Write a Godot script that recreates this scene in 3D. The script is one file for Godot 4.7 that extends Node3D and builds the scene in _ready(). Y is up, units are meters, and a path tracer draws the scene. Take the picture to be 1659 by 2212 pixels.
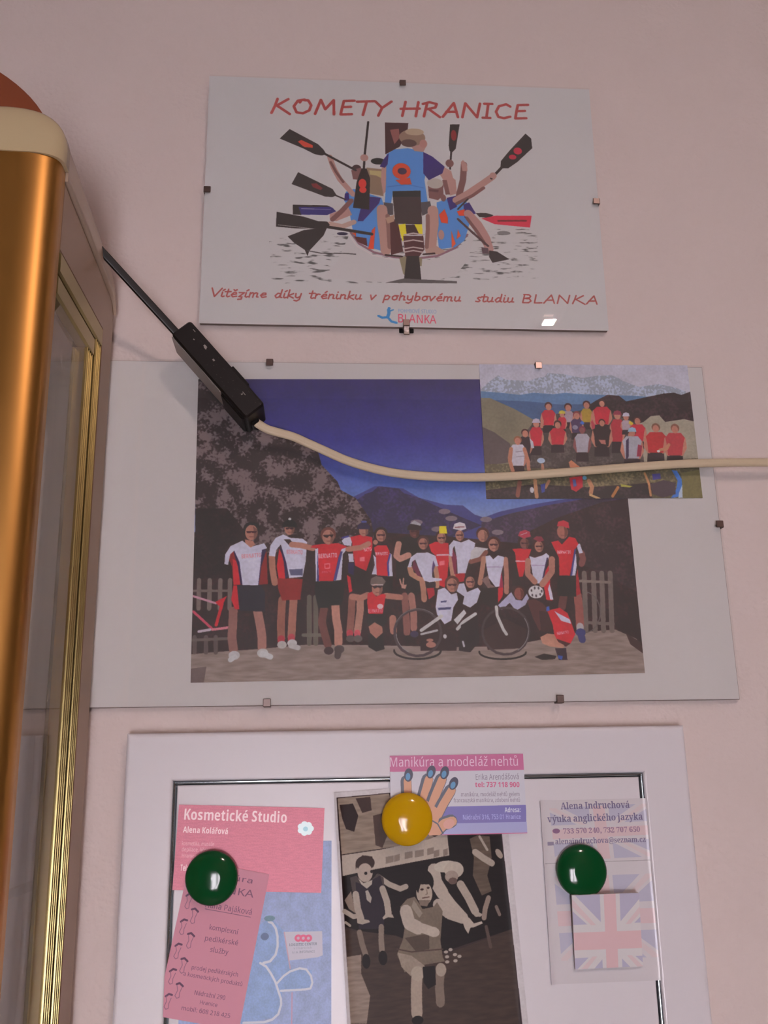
extends Node3D
# A wall with two clip-framed prints, a magnetic notice board, a glass display cabinet and a cord, in metres.
# The wall is the plane z = 0; the eye stands at (0, EYE, 0.625) and looks slightly up.

const EYE := 1.5
var mats := {}
var fonts := {}
var taken := {}

func _ready() -> void:
	light_and_camera()
	build_room()
	build_cabinet()
	build_poster_frame()
	build_photo_frame()
	build_board()
	build_cards()
	build_magnets()
	build_cord()

# ------------------------------------------------------------ camera and light
func light_and_camera() -> void:
	var cam := Camera3D.new()
	cam.name = "camera"
	cam.position = Vector3(0, EYE, 0.62512)
	cam.basis = Basis(Vector3.UP, -0.07134901) * Basis(Vector3.RIGHT, 0.26699817) * Basis(Vector3.BACK, -0.01980537)
	cam.fov = rad_to_deg(2.0 * atan(1106.0 / 2065.5))
	cam.near = 0.02
	cam.far = 50.0
	cam.current = true
	add_child(cam)
	var sky_mat := ProceduralSkyMaterial.new()
	sky_mat.sky_top_color = Color(0.93, 0.895, 0.92)
	sky_mat.sky_horizon_color = Color(0.93, 0.895, 0.92)
	sky_mat.ground_horizon_color = Color(0.86, 0.83, 0.86)
	sky_mat.ground_bottom_color = Color(0.80, 0.77, 0.80)
	var sky := Sky.new()
	sky.sky_material = sky_mat
	var e := Environment.new()
	e.background_mode = Environment.BG_SKY
	e.sky = sky
	e.background_energy_multiplier = SKY_ENERGY
	e.tonemap_mode = Environment.TONE_MAPPER_LINEAR
	e.tonemap_exposure = EXPOSURE
	e.sdfgi_enabled = true
	e.ssao_enabled = true
	e.ssil_enabled = true
	var we := WorldEnvironment.new()
	we.name = "world_environment"
	we.environment = e
	add_child(we)

const SKY_ENERGY := 38.0
const EXPOSURE := 1.02
const LAMP_ENERGY := 1.2
const LAMP_AT := Vector3(0.563, 2.585, 1.485)
const LAMP_SIZE := 0.028
const ROOM := [-1.7, 2.3, 0.0, 2.6, 0.0, 2.1]   # x0, x1, y0, y1, z0, z1

# ------------------------------------------------------------ names and tags
func numbered(called: String) -> String:
	var n: int = taken.get(called, 0)
	taken[called] = n + 1
	return called if n == 0 else "%s_%03d" % [called, n]

func tag(o: Node3D, label: String, category: String, group := "") -> void:
	o.set_meta("label", label)
	o.set_meta("category", category)
	if group:
		o.set_meta("group", group)

func thing(called: String, at: Vector3, label: String, category: String, group := "") -> Node3D:
	var o := Node3D.new()
	o.name = numbered(called)
	o.position = at
	add_child(o)
	tag(o, label, category, group)
	return o

func mesh_node(called: String, m: Mesh, material: Material, parent: Node = null, at := Vector3.ZERO) -> MeshInstance3D:
	var o := MeshInstance3D.new()
	o.name = called if parent else numbered(called)
	o.mesh = m
	o.material_override = material
	o.position = at
	(parent if parent else self).add_child(o, true)
	return o

func structure(called: String, m: Mesh, material: Material, at := Vector3.ZERO) -> MeshInstance3D:
	var o := mesh_node(called, m, material, null, at)
	o.set_meta("kind", "structure")
	return o

# ------------------------------------------------------------ materials
func mat(called: String, color: Color, rough := 0.5, metal := 0.0, spec := 0.5) -> StandardMaterial3D:
	if not mats.has(called):
		var m := StandardMaterial3D.new()
		m.resource_name = called
		m.albedo_color = color
		m.roughness = rough
		m.metallic = metal
		m.metallic_specular = spec
		mats[called] = m
	return mats[called]

func glass_mat(called := "clear_glass", tint := Color(0.9, 0.97, 0.94, 0.02)) -> StandardMaterial3D:
	var fresh := not mats.has(called)
	var m := mat(called, tint, 0.0, 0.0, 0.42 if called == "clear_glass" else 0.5)
	if fresh:
		m.transparency = BaseMaterial3D.TRANSPARENCY_ALPHA
	return m

func noise_tex(seed_n: int, freq: float, size: int, octaves := 3, kind := FastNoiseLite.TYPE_SIMPLEX_SMOOTH) -> ImageTexture:
	var n := FastNoiseLite.new()
	n.seed = seed_n
	n.noise_type = kind
	n.frequency = freq
	n.fractal_octaves = octaves
	return ImageTexture.create_from_image(n.get_seamless_image(size, size))

func plaster() -> StandardMaterial3D:
	if mats.has("plaster"):
		return mats["plaster"]
	var m := mat("plaster", Color(0.875, 0.825, 0.805), 0.75, 0.0, 0.4)
	m.uv1_triplanar = true
	m.uv1_world_triplanar = true
	m.uv1_scale = Vector3.ONE * 5.0
	var im := noise_tex(11, 0.075, 512, 3).get_image()
	im.convert(Image.FORMAT_RGBA8)
	im.bump_map_to_normal_map(1.6)
	m.normal_enabled = true
	m.normal_scale = 0.55
	m.normal_texture = ImageTexture.create_from_image(im)
	return m

# ------------------------------------------------------------ mesh builders
func tri(st: SurfaceTool, a: Vector3, b: Vector3, c: Vector3, na: Vector3, nb: Vector3, nc: Vector3, ua := Vector2.ZERO, ub := Vector2.ZERO, uc := Vector2.ZERO) -> void:
	if (b - a).cross(c - a).dot(na + nb + nc) > 0.0:
		var t := b; b = c; c = t
		t = nb; nb = nc; nc = t
		var u := ub; ub = uc; uc = u
	st.set_normal(na); st.set_uv(ua); st.add_vertex(a)
	st.set_normal(nb); st.set_uv(ub); st.add_vertex(b)
	st.set_normal(nc); st.set_uv(uc); st.add_vertex(c)

func quad(st: SurfaceTool, a: Vector3, b: Vector3, c: Vector3, d: Vector3, out: Vector3) -> void:
	var n := (b - a).cross(c - a)
	if n.length_squared() < 1e-20:
		n = (c - a).cross(d - a)
	n = n.normalized()
	if n.dot(out) < 0.0:
		n = -n
	tri(st, a, b, c, n, n, n)
	tri(st, a, c, d, n, n, n)

func begin() -> SurfaceTool:
	var st := SurfaceTool.new()
	st.begin(Mesh.PRIMITIVE_TRIANGLES)
	return st

# a slab whose outline lies in xy, from z0 to z1, with its front rim bevelled; the front carries uv 0..1
func add_slab(st: SurfaceTool, outline: PackedVector2Array, z0: float, z1: float, bevel := 0.0) -> void:
	var box := Rect2(outline[0], Vector2.ZERO)
	for q in outline:
		box = box.expand(q)
	var front := outline
	if bevel > 0.0:
		var inset := Geometry2D.offset_polygon(outline, -bevel, Geometry2D.JOIN_MITER)
		if inset.size() == 1 and inset[0].size() == outline.size():
			var best := 0
			for i in inset[0].size():
				if inset[0][i].distance_squared_to(outline[0]) < inset[0][best].distance_squared_to(outline[0]):
					best = i
			front = PackedVector2Array()
			var turn := 1 if Geometry2D.is_polygon_clockwise(inset[0]) == Geometry2D.is_polygon_clockwise(outline) else -1
			for i in outline.size():
				front.append(inset[0][posmod(best + turn * i, outline.size())])
		else:
			bevel = 0.0
	var mid := Vector2.ZERO
	for q in outline:
		mid += q / outline.size()
	var n := outline.size()
	for i in n:
		var a := outline[i]
		var b := outline[(i + 1) % n]
		var out := Vector3((a + b).x / 2 - mid.x, (a + b).y / 2 - mid.y, 0)
		var edge := b - a
		var nn := Vector3(edge.y, -edge.x, 0).normalized()
		if nn.dot(out) < 0:
			nn = -nn
		var zm := z1 - bevel
		quad(st, Vector3(a.x, a.y, z0), Vector3(b.x, b.y, z0), Vector3(b.x, b.y, zm), Vector3(a.x, a.y, zm), nn)
		if bevel > 0.0:
			var c := front[(i + 1) % n]
			var d := front[i]
			quad(st, Vector3(a.x, a.y, zm), Vector3(b.x, b.y, zm), Vector3(c.x, c.y, z1), Vector3(d.x, d.y, z1), nn + Vector3(0, 0, 1))
	for side in 2:
		var ring: PackedVector2Array = front if side == 1 else outline
		var ids := Geometry2D.triangulate_polygon(ring)
		var nz := Vector3(0, 0, 1 if side == 1 else -1)
		var z := z1 if side == 1 else z0
		for k in range(0, ids.size(), 3):
			var P := []
			var U := []
			for j in 3:
				var q: Vector2 = ring[ids[k + j]]
				P.append(Vector3(q.x, q.y, z))
				U.append(Vector2((q.x - box.position.x) / box.size.x, 1.0 - (q.y - box.position.y) / box.size.y))
			tri(st, P[0], P[1], P[2], nz, nz, nz, U[0], U[1], U[2])

func rect2(x0: float, y0: float, x1: float, y1: float) -> PackedVector2Array:
	return PackedVector2Array([Vector2(x0, y0), Vector2(x1, y0), Vector2(x1, y1), Vector2(x0, y1)])

func round_rect(w: float, h: float, r: float, steps := 5) -> PackedVector2Array:
	var out := PackedVector2Array()
	for k in 4:
		var c := Vector2((w / 2 - r) * [1, -1, -1, 1][k], (h / 2 - r) * [1, 1, -1, -1][k])
		for i in steps + 1:
			var t := PI / 2 * (k + float(i) / steps)
			out.append(c + r * Vector2(cos(t), sin(t)))
	return out

func slab(outline: PackedVector2Array, z0: float, z1: float, bevel := 0.0) -> ArrayMesh:
	var st := begin()
	add_slab(st, outline, z0, z1, bevel)
	return st.commit()

func add_box(st: SurfaceTool, a: Vector3, b: Vector3, bevel := 0.0) -> void:
	# a box with all twelve edges chamfered
	var c := (a + b) / 2
	var h := (b - a).abs() / 2
	var e := minf(bevel, minf(h.x, minf(h.y, h.z)) * 0.9)
	for s in [-1.0, 1.0]:
		for ax in 3:
			var u := (ax + 1) % 3
			var v := (ax + 2) % 3
			var P := []
			for k in 4:
				var q := Vector3.ZERO
				q[ax] = s * h[ax]
				q[u] = (h[u] - e) * [1, -1, -1, 1][k]
				q[v] = (h[v] - e) * [1, 1, -1, -1][k]
				P.append(c + q)
			var n := Vector3.ZERO
			n[ax] = s
			quad(st, P[0], P[1], P[2], P[3], n)
	if e <= 0.0:
		return
	for ax in 3:
		var u := (ax + 1) % 3
		var v := (ax + 2) % 3
		for su in [-1.0, 1.0]:
			for sv in [-1.0, 1.0]:
				var P := []
				for k in 4:
					var q := Vector3.ZERO
					q[ax] = (h[ax] - e) * [1, 1, -1, -1][k]
					q[u] = su * (h[u] - (0.0 if k in [0, 3] else e))
					q[v] = sv * (h[v] - (e if k in [0, 3] else 0.0))
					P.append(c + q)
				var n := Vector3.ZERO
				n[u] = su
				n[v] = sv
				quad(st, P[0], P[1], P[2], P[3], n)
	for sx in [-1.0, 1.0]:
		for sy in [-1.0, 1.0]:
			for sz in [-1.0, 1.0]:
				var s := Vector3(sx, sy, sz)
				var n := s.normalized()
				tri(st, c + s * (h - Vector3(0, e, e)), c + s * (h - Vector3(e, 0, e)), c + s * (h - Vector3(e, e, 0)), n, n, n)

func box(a: Vector3, b: Vector3, bevel := 0.0) -> ArrayMesh:
	var st := begin()
	add_box(st, a, b, bevel)
	return st.commit()

# rectangular loops (half width, half height, z) joined one after another: frames, grooves, rims
func ring(loops: Array) -> ArrayMesh:
	var st := begin()
	for i in loops.size() - 1:
		var p: Vector3 = loops[i]
		var q: Vector3 = loops[i + 1]
		for k in 4:
			var s0 := Vector2([1, -1, -1, 1][k], [1, 1, -1, -1][k])
			var s1 := Vector2([-1, -1, 1, 1][k], [1, -1, -1, 1][k])
			var side := Vector3((s0 + s1).x, (s0 + s1).y, 0).normalized()
			var t := q - p
			var flat := t.y if k % 2 == 0 else t.x
			var out := side * t.z - Vector3(0, 0, 1) * flat
			quad(st, Vector3(s0.x * p.x, s0.y * p.y, p.z), Vector3(s1.x * p.x, s1.y * p.y, p.z), Vector3(s1.x * q.x, s1.y * q.y, q.z), Vector3(s0.x * q.x, s0.y * q.y, q.z), out)
	return st.commit()

# rows of points (each row closed or open) skinned with smooth normals
func skin(rows: Array, closed: bool, caps := false) -> ArrayMesh:
	var st := begin()
	var nr := rows.size()
	var nc: int = rows[0].size()
	var mid := Vector3.ZERO
	for r in rows:
		for q in r:
			mid += q / float(nr * nc)
	var N := []
	for i in nr:
		var line := []
		for j in nc:
			var u: Vector3 = rows[mini(i + 1, nr - 1)][j] - rows[maxi(i - 1, 0)][j]
			var jn := (j + 1) % nc if closed else mini(j + 1, nc - 1)
			var jp := (j - 1 + nc) % nc if closed else maxi(j - 1, 0)
			var v: Vector3 = rows[i][jn] - rows[i][jp]
			var n := u.cross(v)
			line.append(n.normalized() if n.length_squared() > 1e-22 else Vector3.ZERO)
		N.append(line)
	# which way is out: compare with the direction from each row's own centre
	var score := 0.0
	for i in nr:
		var c := Vector3.ZERO
		for q in rows[i]:
			c += q / float(nc)
		for j in nc:
			score += N[i][j].dot((rows[i][j] - c) if closed else (rows[i][j] - mid))
	var s := 1.0 if score >= 0.0 else -1.0
	for i in nr - 1:
		for j in (nc if closed else nc - 1):
			var k := (j + 1) % nc
			var P := [rows[i][j], rows[i][k], rows[i + 1][k], rows[i + 1][j]]
			var M := [N[i][j] * s, N[i][k] * s, N[i + 1][k] * s, N[i + 1][j] * s]
			for m in 4:
				if M[m] == Vector3.ZERO:
					M[m] = (M[0] + M[1] + M[2] + M[3]).normalized()
			var U := [Vector2(float(j) / nc, float(i) / nr), Vector2(float(j + 1) / nc, float(i) / nr), Vector2(float(j + 1) / nc, float(i + 1) / nr), Vector2(float(j) / nc, float(i + 1) / nr)]
			tri(st, P[0], P[1], P[2], M[0], M[1], M[2], U[0], U[1], U[2])
			tri(st, P[0], P[2], P[3], M[0], M[2], M[3], U[0], U[2], U[3])
	if caps:
		for i in [0, nr - 1]:
			var c := Vector3.ZERO
			for q in rows[i]:
				c += q / float(nc)
			var n := (c - mid).normalized()
			var flat: Vector3 = (rows[i][0] - c).cross(rows[i][int(nc / 4.0)] - c).normalized()
			n = flat if flat.dot(n) > 0 else -flat
			for j in nc:
				tri(st, c, rows[i][j], rows[i][(j + 1) % nc], n, n, n)
	return st.commit()

func lathe(profile: Array, steps := 40) -> ArrayMesh:
	# profile of (radius, z) pairs, turned about z
	var rows := []
	for q in profile:
		var r := []
		for j in steps:
			var t := TAU * j / steps
			r.append(Vector3(q.x * cos(t), q.x * sin(t), q.y))
		rows.append(r)
	return skin(rows, true)

func smooth_path(pts: Array, per := 8) -> Array:
	var out := []
	for i in pts.size() - 1:
		var p0: Vector3 = pts[maxi(i - 1, 0)]
		var p1: Vector3 = pts[i]
		var p2: Vector3 = pts[i + 1]
		var p3: Vector3 = pts[mini(i + 2, pts.size() - 1)]
		for k in per:
			out.append(p1.cubic_interpolate(p2, p0, p3, float(k) / per))
	out.append(pts[-1])
	return out

func sweep(path: Array, section: Array, up := Vector3(0, 0, 1)) -> ArrayMesh:
	# section: Vector2(across, towards up) in metres
	var rows := []
	for i in path.size():
		var d: Vector3 = (path[mini(i + 1, path.size() - 1)] - path[maxi(i - 1, 0)]).normalized()
		var side := d.cross(up).normalized()
		var u := side.cross(d).normalized()
		var r := []
		for q in section:
			r.append(path[i] + side * q.x + u * q.y)
		rows.append(r)
	return skin(rows, true, true)

# ------------------------------------------------------------ the room
func build_room() -> void:
	var x0: float = ROOM[0]; var x1: float = ROOM[1]; var y1: float = ROOM[3]; var z1: float = ROOM[5]
	var t := 0.12
	structure("wall_back", box(Vector3(x0 - t, -t, -t), Vector3(x1 + t, y1 + t, 0)), plaster())
	var paint := mat("room_paint", Color(0.52, 0.48, 0.46), 0.8, 0.0, 0.3)
	structure("wall_left", box(Vector3(x0 - t, 0, 0), Vector3(x0, y1, z1)), paint)
	structure("wall_right", box(Vector3(x1, 0, 0), Vector3(x1 + t, y1, z1)), paint)
	structure("ceiling", box(Vector3(x0 - t, y1, 0), Vector3(x1 + t, y1 + t, z1 + t)), mat("ceiling_paint", Color(0.70, 0.67, 0.66), 0.85, 0.0, 0.3))
	structure("floor", box(Vector3(x0 - t, -t, 0), Vector3(x1 + t, 0, z1 + t)), mat("floor_vinyl", Color(0.50, 0.44, 0.41), 0.5, 0.0, 0.4))
	# the wall behind the eye, with a window in it
	var wx0 := WINDOW.position.x; var wx1 := WINDOW.end.x; var wy0 := WINDOW.position.y; var wy1 := WINDOW.end.y
	var st := begin()
	add_box(st, Vector3(x0 - t, 0, z1), Vector3(wx0, y1, z1 + t))
	add_box(st, Vector3(wx1, 0, z1), Vector3(x1 + t, y1, z1 + t))
	add_box(st, Vector3(wx0, 0, z1), Vector3(wx1, wy0, z1 + t))
	add_box(st, Vector3(wx0, wy1, z1), Vector3(wx1, y1, z1 + t))
	structure("wall_front", st.commit(), paint)
	var w := Node3D.new()
	w.name = "window_1"
	w.set_meta("kind", "structure")
	add_child(w)
	var white := mat("window_white", Color(0.85, 0.84, 0.82), 0.4)
	var f := begin()
	var b := 0.05
	add_box(f, Vector3(wx0, wy0, z1 + 0.02), Vector3(wx0 + b, wy1, z1 + 0.07), 0.004)
	add_box(f, Vector3(wx1 - b, wy0, z1 + 0.02), Vector3(wx1, wy1, z1 + 0.07), 0.004)
	add_box(f, Vector3(wx0 + b, wy0, z1 + 0.02), Vector3(wx1 - b, wy0 + b, z1 + 0.07), 0.004)
	add_box(f, Vector3(wx0 + b, wy1 - b, z1 + 0.02), Vector3(wx1 - b, wy1, z1 + 0.07), 0.004)
	mesh_node("window_frame", f.commit(), white, w)
	var mx := (wx0 + wx1) / 2
	mesh_node("mullion", box(Vector3(mx - 0.03, wy0 + b, z1 + 0.025), Vector3(mx + 0.03, wy1 - b, z1 + 0.065), 0.004), white, w)
	for s in 2:
		var a := wx0 + b if s == 0 else mx + 0.03
		var c := mx - 0.03 if s == 0 else wx1 - b
		mesh_node("pane", box(Vector3(a, wy0 + b, z1 + 0.042), Vector3(c, wy1 - b, z1 + 0.046)), glass_mat(), w)
	mesh_node("window_sill", box(Vector3(wx0 - 0.04, wy0 - 0.03, z1 - 0.12), Vector3(wx1 + 0.04, wy0, z1), 0.006), white, w)
	# ceiling lamp
	var l := thing("ceiling_lamp", LAMP_AT, "small white ceiling spotlight above and behind the viewer", "lamp")
	var h := LAMP_SIZE / 2
	mesh_node("housing", ring([Vector3(h + 0.022, h + 0.022, -0.015), Vector3(h + 0.022, h + 0.022, 0.012), Vector3(h + 0.016, h + 0.016, 0.016), Vector3(h, h, 0.016), Vector3(h, h, 0.0), Vector3(h + 0.022, h + 0.022, -0.015)]), white, l).rotation.x = PI / 2
	var glow := mat("lamp_diffuser", Color(0.95, 0.93, 0.9), 0.6)
	glow.emission_enabled = true
	glow.emission = LAMP_COLOR
	glow.emission_energy_multiplier = 4.0
	mesh_node("diffuser", slab(rect2(-h, -h, h, h), -0.004, 0.008), glow, l).rotation.x = PI / 2
	var al := AreaLight3D.new()
	al.name = "lamp_light"
	al.area_size = Vector2(LAMP_SIZE, LAMP_SIZE) * 0.96
	al.light_color = LAMP_COLOR
	al.light_energy = LAMP_ENERGY
	al.set("area_range", 8.0)
	al.shadow_enabled = true
	al.position = Vector3(0, -0.03, 0)
	al.rotation.x = -PI / 2
	l.add_child(al)

const LAMP_COLOR := Color(1.0, 0.87, 0.83)
const WINDOW := Rect2(-0.29, 0.50, 0.50, 0.96)

# ------------------------------------------------------------ the display cabinet on the left
const SKEW := -0.0254                 # the side stands a little off square to the wall

func build_cabinet() -> void:
	var X := -0.1416                    # outer face of the side that stands out from the wall
	var xl := -0.74
	var y0 := 0.92
	var t := thing("display_cabinet", Vector3(X, EYE, 0), "glass display cabinet with gold metal posts and a cream cap, left of the pictures", "cabinet")
	var tan_m := mat("tan_plastic", Color(0.66, 0.55, 0.45), 0.30, 0.0, 0.5)
	var cream := mat("cream_plastic", Color(0.80, 0.73, 0.58), 0.12, 0.0, 0.5)
	var gold := mat("gold_anodised", Color(0.77, 0.57, 0.31), 0.40, 1.0)
	var olive := mat("olive_brass", Color(0.68, 0.62, 0.42), 0.30, 1.0)
	var dark := mat("dark_gasket", Color(0.16, 0.14, 0.10), 0.6)
	var yb := y0 - EYE
	# side frame: back stile and top rail of tan plastic, one outline
	var side := PackedVector2Array()    # (-z, y), turned to face sideways
	for q in [[0.0085, yb], [0.034, yb], [0.034, 0.288], [0.134, 0.288], [0.134, 0.331], [0.022, 0.320], [0.015, 0.318], [0.0085, 0.312]]:
		side.append(Vector2(-q[0], q[1]))
	var st := begin()
	add_slab(st, side, -0.016, 0.0, 0.0008)
	mesh_node("side_frame", st.commit(), tan_m, t).rotation.y = PI / 2 + SKEW
	# rounded cream trim above it
	var rows := []
	for q in [[0.0085, 0.3115, 0.330], [0.0105, 0.315, 0.335], [0.014, 0.3182, 0.3382], [0.020, 0.3200, 0.3402], [0.040, 0.3225, 0.3440], [0.065, 0.3250, 0.3484], [0.090, 0.3275, 0.3523], [0.112, 0.3298, 0.3556], [0.134, 0.3320, 0.3586]]:
		var r := []
		for k in 9:
			var a := PI * k / 16.0
			r.append(Vector3(-0.004 * (1.0 - cos(a)) + 0.0016, q[1] + (q[2] + 0.002 - q[1]) * sin(a), q[0]))
		r.append(Vector3(-0.03, q[2], q[0]))
		r.append(Vector3(-0.03, q[1], q[0]))
		rows.append(r)
	mesh_node("top_trim", skin(rows, true, true), mat("trim_plastic", Color(0.74, 0.66, 0.58), 0.22), t).rotation.y = SKEW
	# brass beads round the pane: two strips with a dark gap
	for k in 2:
		var d0: float = [0.0345, 0.0500][k]
		var d1: float = [0.0488, 0.0650][k]
		var u0: float = [0.2878, 0.2735][k]
		var u1: float = [0.2745, 0.2610][k]
		var z: float = [0.0006, 0.0][k]
		var flutes := PackedVector2Array([Vector2(-0.008, -d1), Vector2(-0.008, -d0)])   # (x, -z)
		for j in 4:
			var f0 := lerpf(d0, d1, j / 4.0)
			var f1 := lerpf(d0, d1, (j + 1) / 4.0)
			flutes.append(Vector2(z - 0.0009, -f0))
			flutes.append(Vector2(z, -lerpf(f0, f1, 0.80)))
			flutes.append(Vector2(z - 0.0001, -lerpf(f0, f1, 0.88)))
			flutes.append(Vector2(z - 0.0009, -lerpf(f0, f1, 0.93)))
		flutes.append(Vector2(z - 0.0009, -d1))
		mesh_node("bead_upright", slab(flutes, yb, u1 - 0.0002), olive, t).basis = Basis(Vector3.UP, SKEW) * Basis(Vector3.RIGHT, -PI / 2)
		mesh_node("bead_rail", box(Vector3(-0.008, u1, d0), Vector3(z, u0, 0.1335), 0.0012), olive, t).rotation.y = SKEW
	mesh_node("gasket", box(Vector3(-0.010, yb, 0.0342), Vector3(-0.0012, 0.2745, 0.0648)), dark, t).rotation.y = SKEW
	mesh_node("side_pane", box(Vector3(-0.0052, yb, 0.0645), Vector3(-0.0012, 0.262, 0.1345)), glass_mat("cabinet_glass", Color(0.86, 0.90, 0.84, 0.03)), t).rotation.y = SKEW
	# front corner post, gold, gently rounded in front
	var prof := []
	for k in 17:
		var a := PI / 2 * k / 16.0
		prof.append(Vector2(-0.0034 - 0.024 * (1.0 - pow(cos(a), 0.8)), 0.1405 + 0.0130 * pow(sin(a), 0.8)))
	prof.append(Vector2(-0.045, 0.1545))
	prof.append(Vector2(-0.062, 0.1550))
	prof.append(Vector2(-0.062, 0.1345))
	prof.append(Vector2(-0.0034, 0.1345))
	var lower := []
	for y in [yb, 0.3372]:
		var r := []
		for q in prof:
			r.append(Vector3(q.x, y, q.y))
		lower.append(r)
	mesh_node("corner_post", skin(lower, true, true), gold, t)
	# cream cap over the post, rounded upwards
	var cap := []
	for k in 11:
		var a := PI / 2 * k / 10.0
		var inset := 0.0 if k == 0 else 0.026 * (1.0 - cos(a))
		var y := 0.3374 if k == 0 else 0.3480 + 0.0250 * sin(a)
		var r := []
		for q in prof:
			var zc := 0.132
			r.append(Vector3(q.x + 0.0020 - inset * clampf((q.x + 0.062) / 0.04, 0.0, 1.0), y, zc + (q.y - zc) * (1.0 - 0.5 * inset / 0.026) + 0.0006))
		cap.append(r)
		if k == 0:
			var r2 := []
			for q in r:
				r2.append(Vector3(q.x, 0.3480, q.z))
			cap.append(r2)
	mesh_node("post_cap", skin(cap, true, true), cream, t)
	# terracotta crown behind the cap
	var crown := PackedVector2Array()
	for k in 33:
		var a := PI / 2 * k / 32.0
		crown.append(Vector2(-0.012 - 0.24 * (1.0 - cos(a)), 0.352 + 0.10 * sin(a)))
	crown.append(Vector2(xl - X, 0.452))
	crown.append(Vector2(xl - X, 0.345))
	crown.append(Vector2(-0.012, 0.345))
	mesh_node("crown", slab(crown, 0.0085, 0.137, 0.006), mat("terracotta_lacquer", Color(0.54, 0.29, 0.19), 0.22), t)
	# the rest of the case, mostly outside the picture
	mesh_node("back_panel", box(Vector3(xl - X, yb, 0.0085), Vector3(-0.017, 0.345, 0.013)), mat("case_back", Color(0.88, 0.86, 0.83), 0.5), t)
	mesh_node("far_side", box(Vector3(xl - X, yb, 0.0131), Vector3(xl - X + 0.018, 0.345, 0.15), 0.001), tan_m, t)
	mesh_node("wall_spacer", box(Vector3(xl - X + 0.02, 0.30, 0.0002), Vector3(-0.25, 0.33, 0.0084)), tan_m, t)
	mesh_node("wall_spacer", box(Vector3(xl - X + 0.02, yb + 0.05, 0.0002), Vector3(-0.25, yb + 0.08, 0.0084)), tan_m, t)
	mesh_node("base_plate", box(Vector3(xl - X, yb - 0.02, 0.0085), Vector3(0.0, yb, 0.155), 0.002), tan_m, t)
	mesh_node("top_plate", box(Vector3(xl - X, 0.330, 0.0131), Vector3(-0.032, 0.345, 0.12), 0.001), tan_m, t)
	mesh_node("front_rail", box(Vector3(xl - X + 0.018, 0.290, 0.139), Vector3(-0.063, 0.330, 0.153), 0.002), gold, t)
	mesh_node("front_pane", box(Vector3(xl - X + 0.02, yb, 0.143), Vector3(-0.063, 0.290, 0.147)), glass_mat("cabinet_glass", Color()), t)
	mesh_node("shelf", box(Vector3(xl - X + 0.019, -0.060, 0.0135), Vector3(-0.018, -0.054, 0.118), 0.0008), glass_mat("cabinet_glass", Color()), t)
	# goods on the shelf, seen dimly through the side pane
	var y_s := EYE - 0.0539
	var g := thing("grey_carton", Vector3(X - 0.060, y_s, 0.062), "small grey carton standing in the glass display cabinet", "carton")
	mesh_node("body", box(Vector3(-0.022, 0, -0.03), Vector3(0.022, 0.105, 0.03), 0.0008), mat("grey_carton", Color(0.52, 0.52, 0.55), 0.5), g)
	mesh_node("pink_label", box(Vector3(0.0221, 0.05, -0.02), Vector3(0.0224, 0.08, 0.012)), mat("pink_label", Color(0.78, 0.58, 0.54), 0.5), g)

# ------------------------------------------------------------ prints
func art(draw: Callable, w: float, h: float, per_mm: float, noise_seed := 1, grain := 0.0) -> ImageTexture:
	# w, h in metres; drawn at twice the final size, then halved
	var pw := int(round(w * 1000 * per_mm)) * 2
	var ph := int(round(h * 1000 * per_mm)) * 2
	var a := {"img": Image.create_empty(pw, ph, false, Image.FORMAT_RGB8), "id": Image.create_empty(pw, ph, false, Image.FORMAT_L8), "k": pw / (w * 10000.0), "w": pw, "h": ph, "grain": grain}
	draw.call(a)
	return ImageTexture.create_from_image(_finish(a, noise_seed))

func _c(c: Array) -> Color:
	return Color8(c[0], c[1], c[2])

func _fill(a: Dictionary, c: Array, t: int) -> void:
	a.img.fill(_c(c))
	a.id.fill(Color8(t * 25, 0, 0))

func _grad(a: Dictionary, c0: Array, c1: Array, y0: int, y1: int) -> void:
	var u := _c(c0)
	var v := _c(c1)
	var r0 := int(y0 * a.k)
	var r1 := int(y1 * a.k)
	for y in range(maxi(r0, 0), mini(r1, a.h)):
		a.img.fill_rect(Rect2i(0, y, a.w, 1), u.lerp(v, float(y - r0) / (r1 - r0)))

func _scan(a: Dictionary, c: Color, pts: PackedVector2Array, t: int) -> void:
	var n := pts.size()
	var lo := INF
	var hi := -INF
	for q in pts:
		lo = minf(lo, q.y)
		hi = maxf(hi, q.y)
	var img: Image = a.img
	var idm: Image = a.id
	var ci := Color8(t * 25, 0, 0)
	for y in range(maxi(int(floor(lo)), 0), mini(int(ceil(hi)), a.h)):
		var yc := y + 0.5
		var xs := PackedFloat32Array()
		var p := pts[n - 1]
		for q in pts:
			if (p.y <= yc) != (q.y <= yc):
				xs.append(p.x + (yc - p.y) * (q.x - p.x) / (q.y - p.y))
			p = q
		xs.sort()
		for i in range(0, xs.size() - 1, 2):
			var x0 := maxi(int(round(xs[i])), 0)
			var x1 := mini(int(round(xs[i + 1])), a.w)
			if x1 > x0:
				var r := Rect2i(x0, y, x1 - x0, 1)
				img.fill_rect(r, c)
				idm.fill_rect(r, ci)

func _p(a: Dictionary, c: Array, xy: Array, t := 0) -> void:
	var pts := PackedVector2Array()
	for i in range(0, xy.size(), 2):
		pts.append(Vector2(xy[i], xy[i + 1]) * a.k)
	_scan(a, _c(c), pts, t)

func _e(a: Dictionary, c: Array, x: float, y: float, rx: float, ry: float, rot := 0.0, t := 0) -> void:
	var pts := PackedVector2Array()
	for i in 22:
		pts.append((Vector2(x, y) + Vector2(rx * cos(TAU * i / 22), ry * sin(TAU * i / 22)).rotated(rot)) * a.k)
	_scan(a, _c(c), pts, t)

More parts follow.
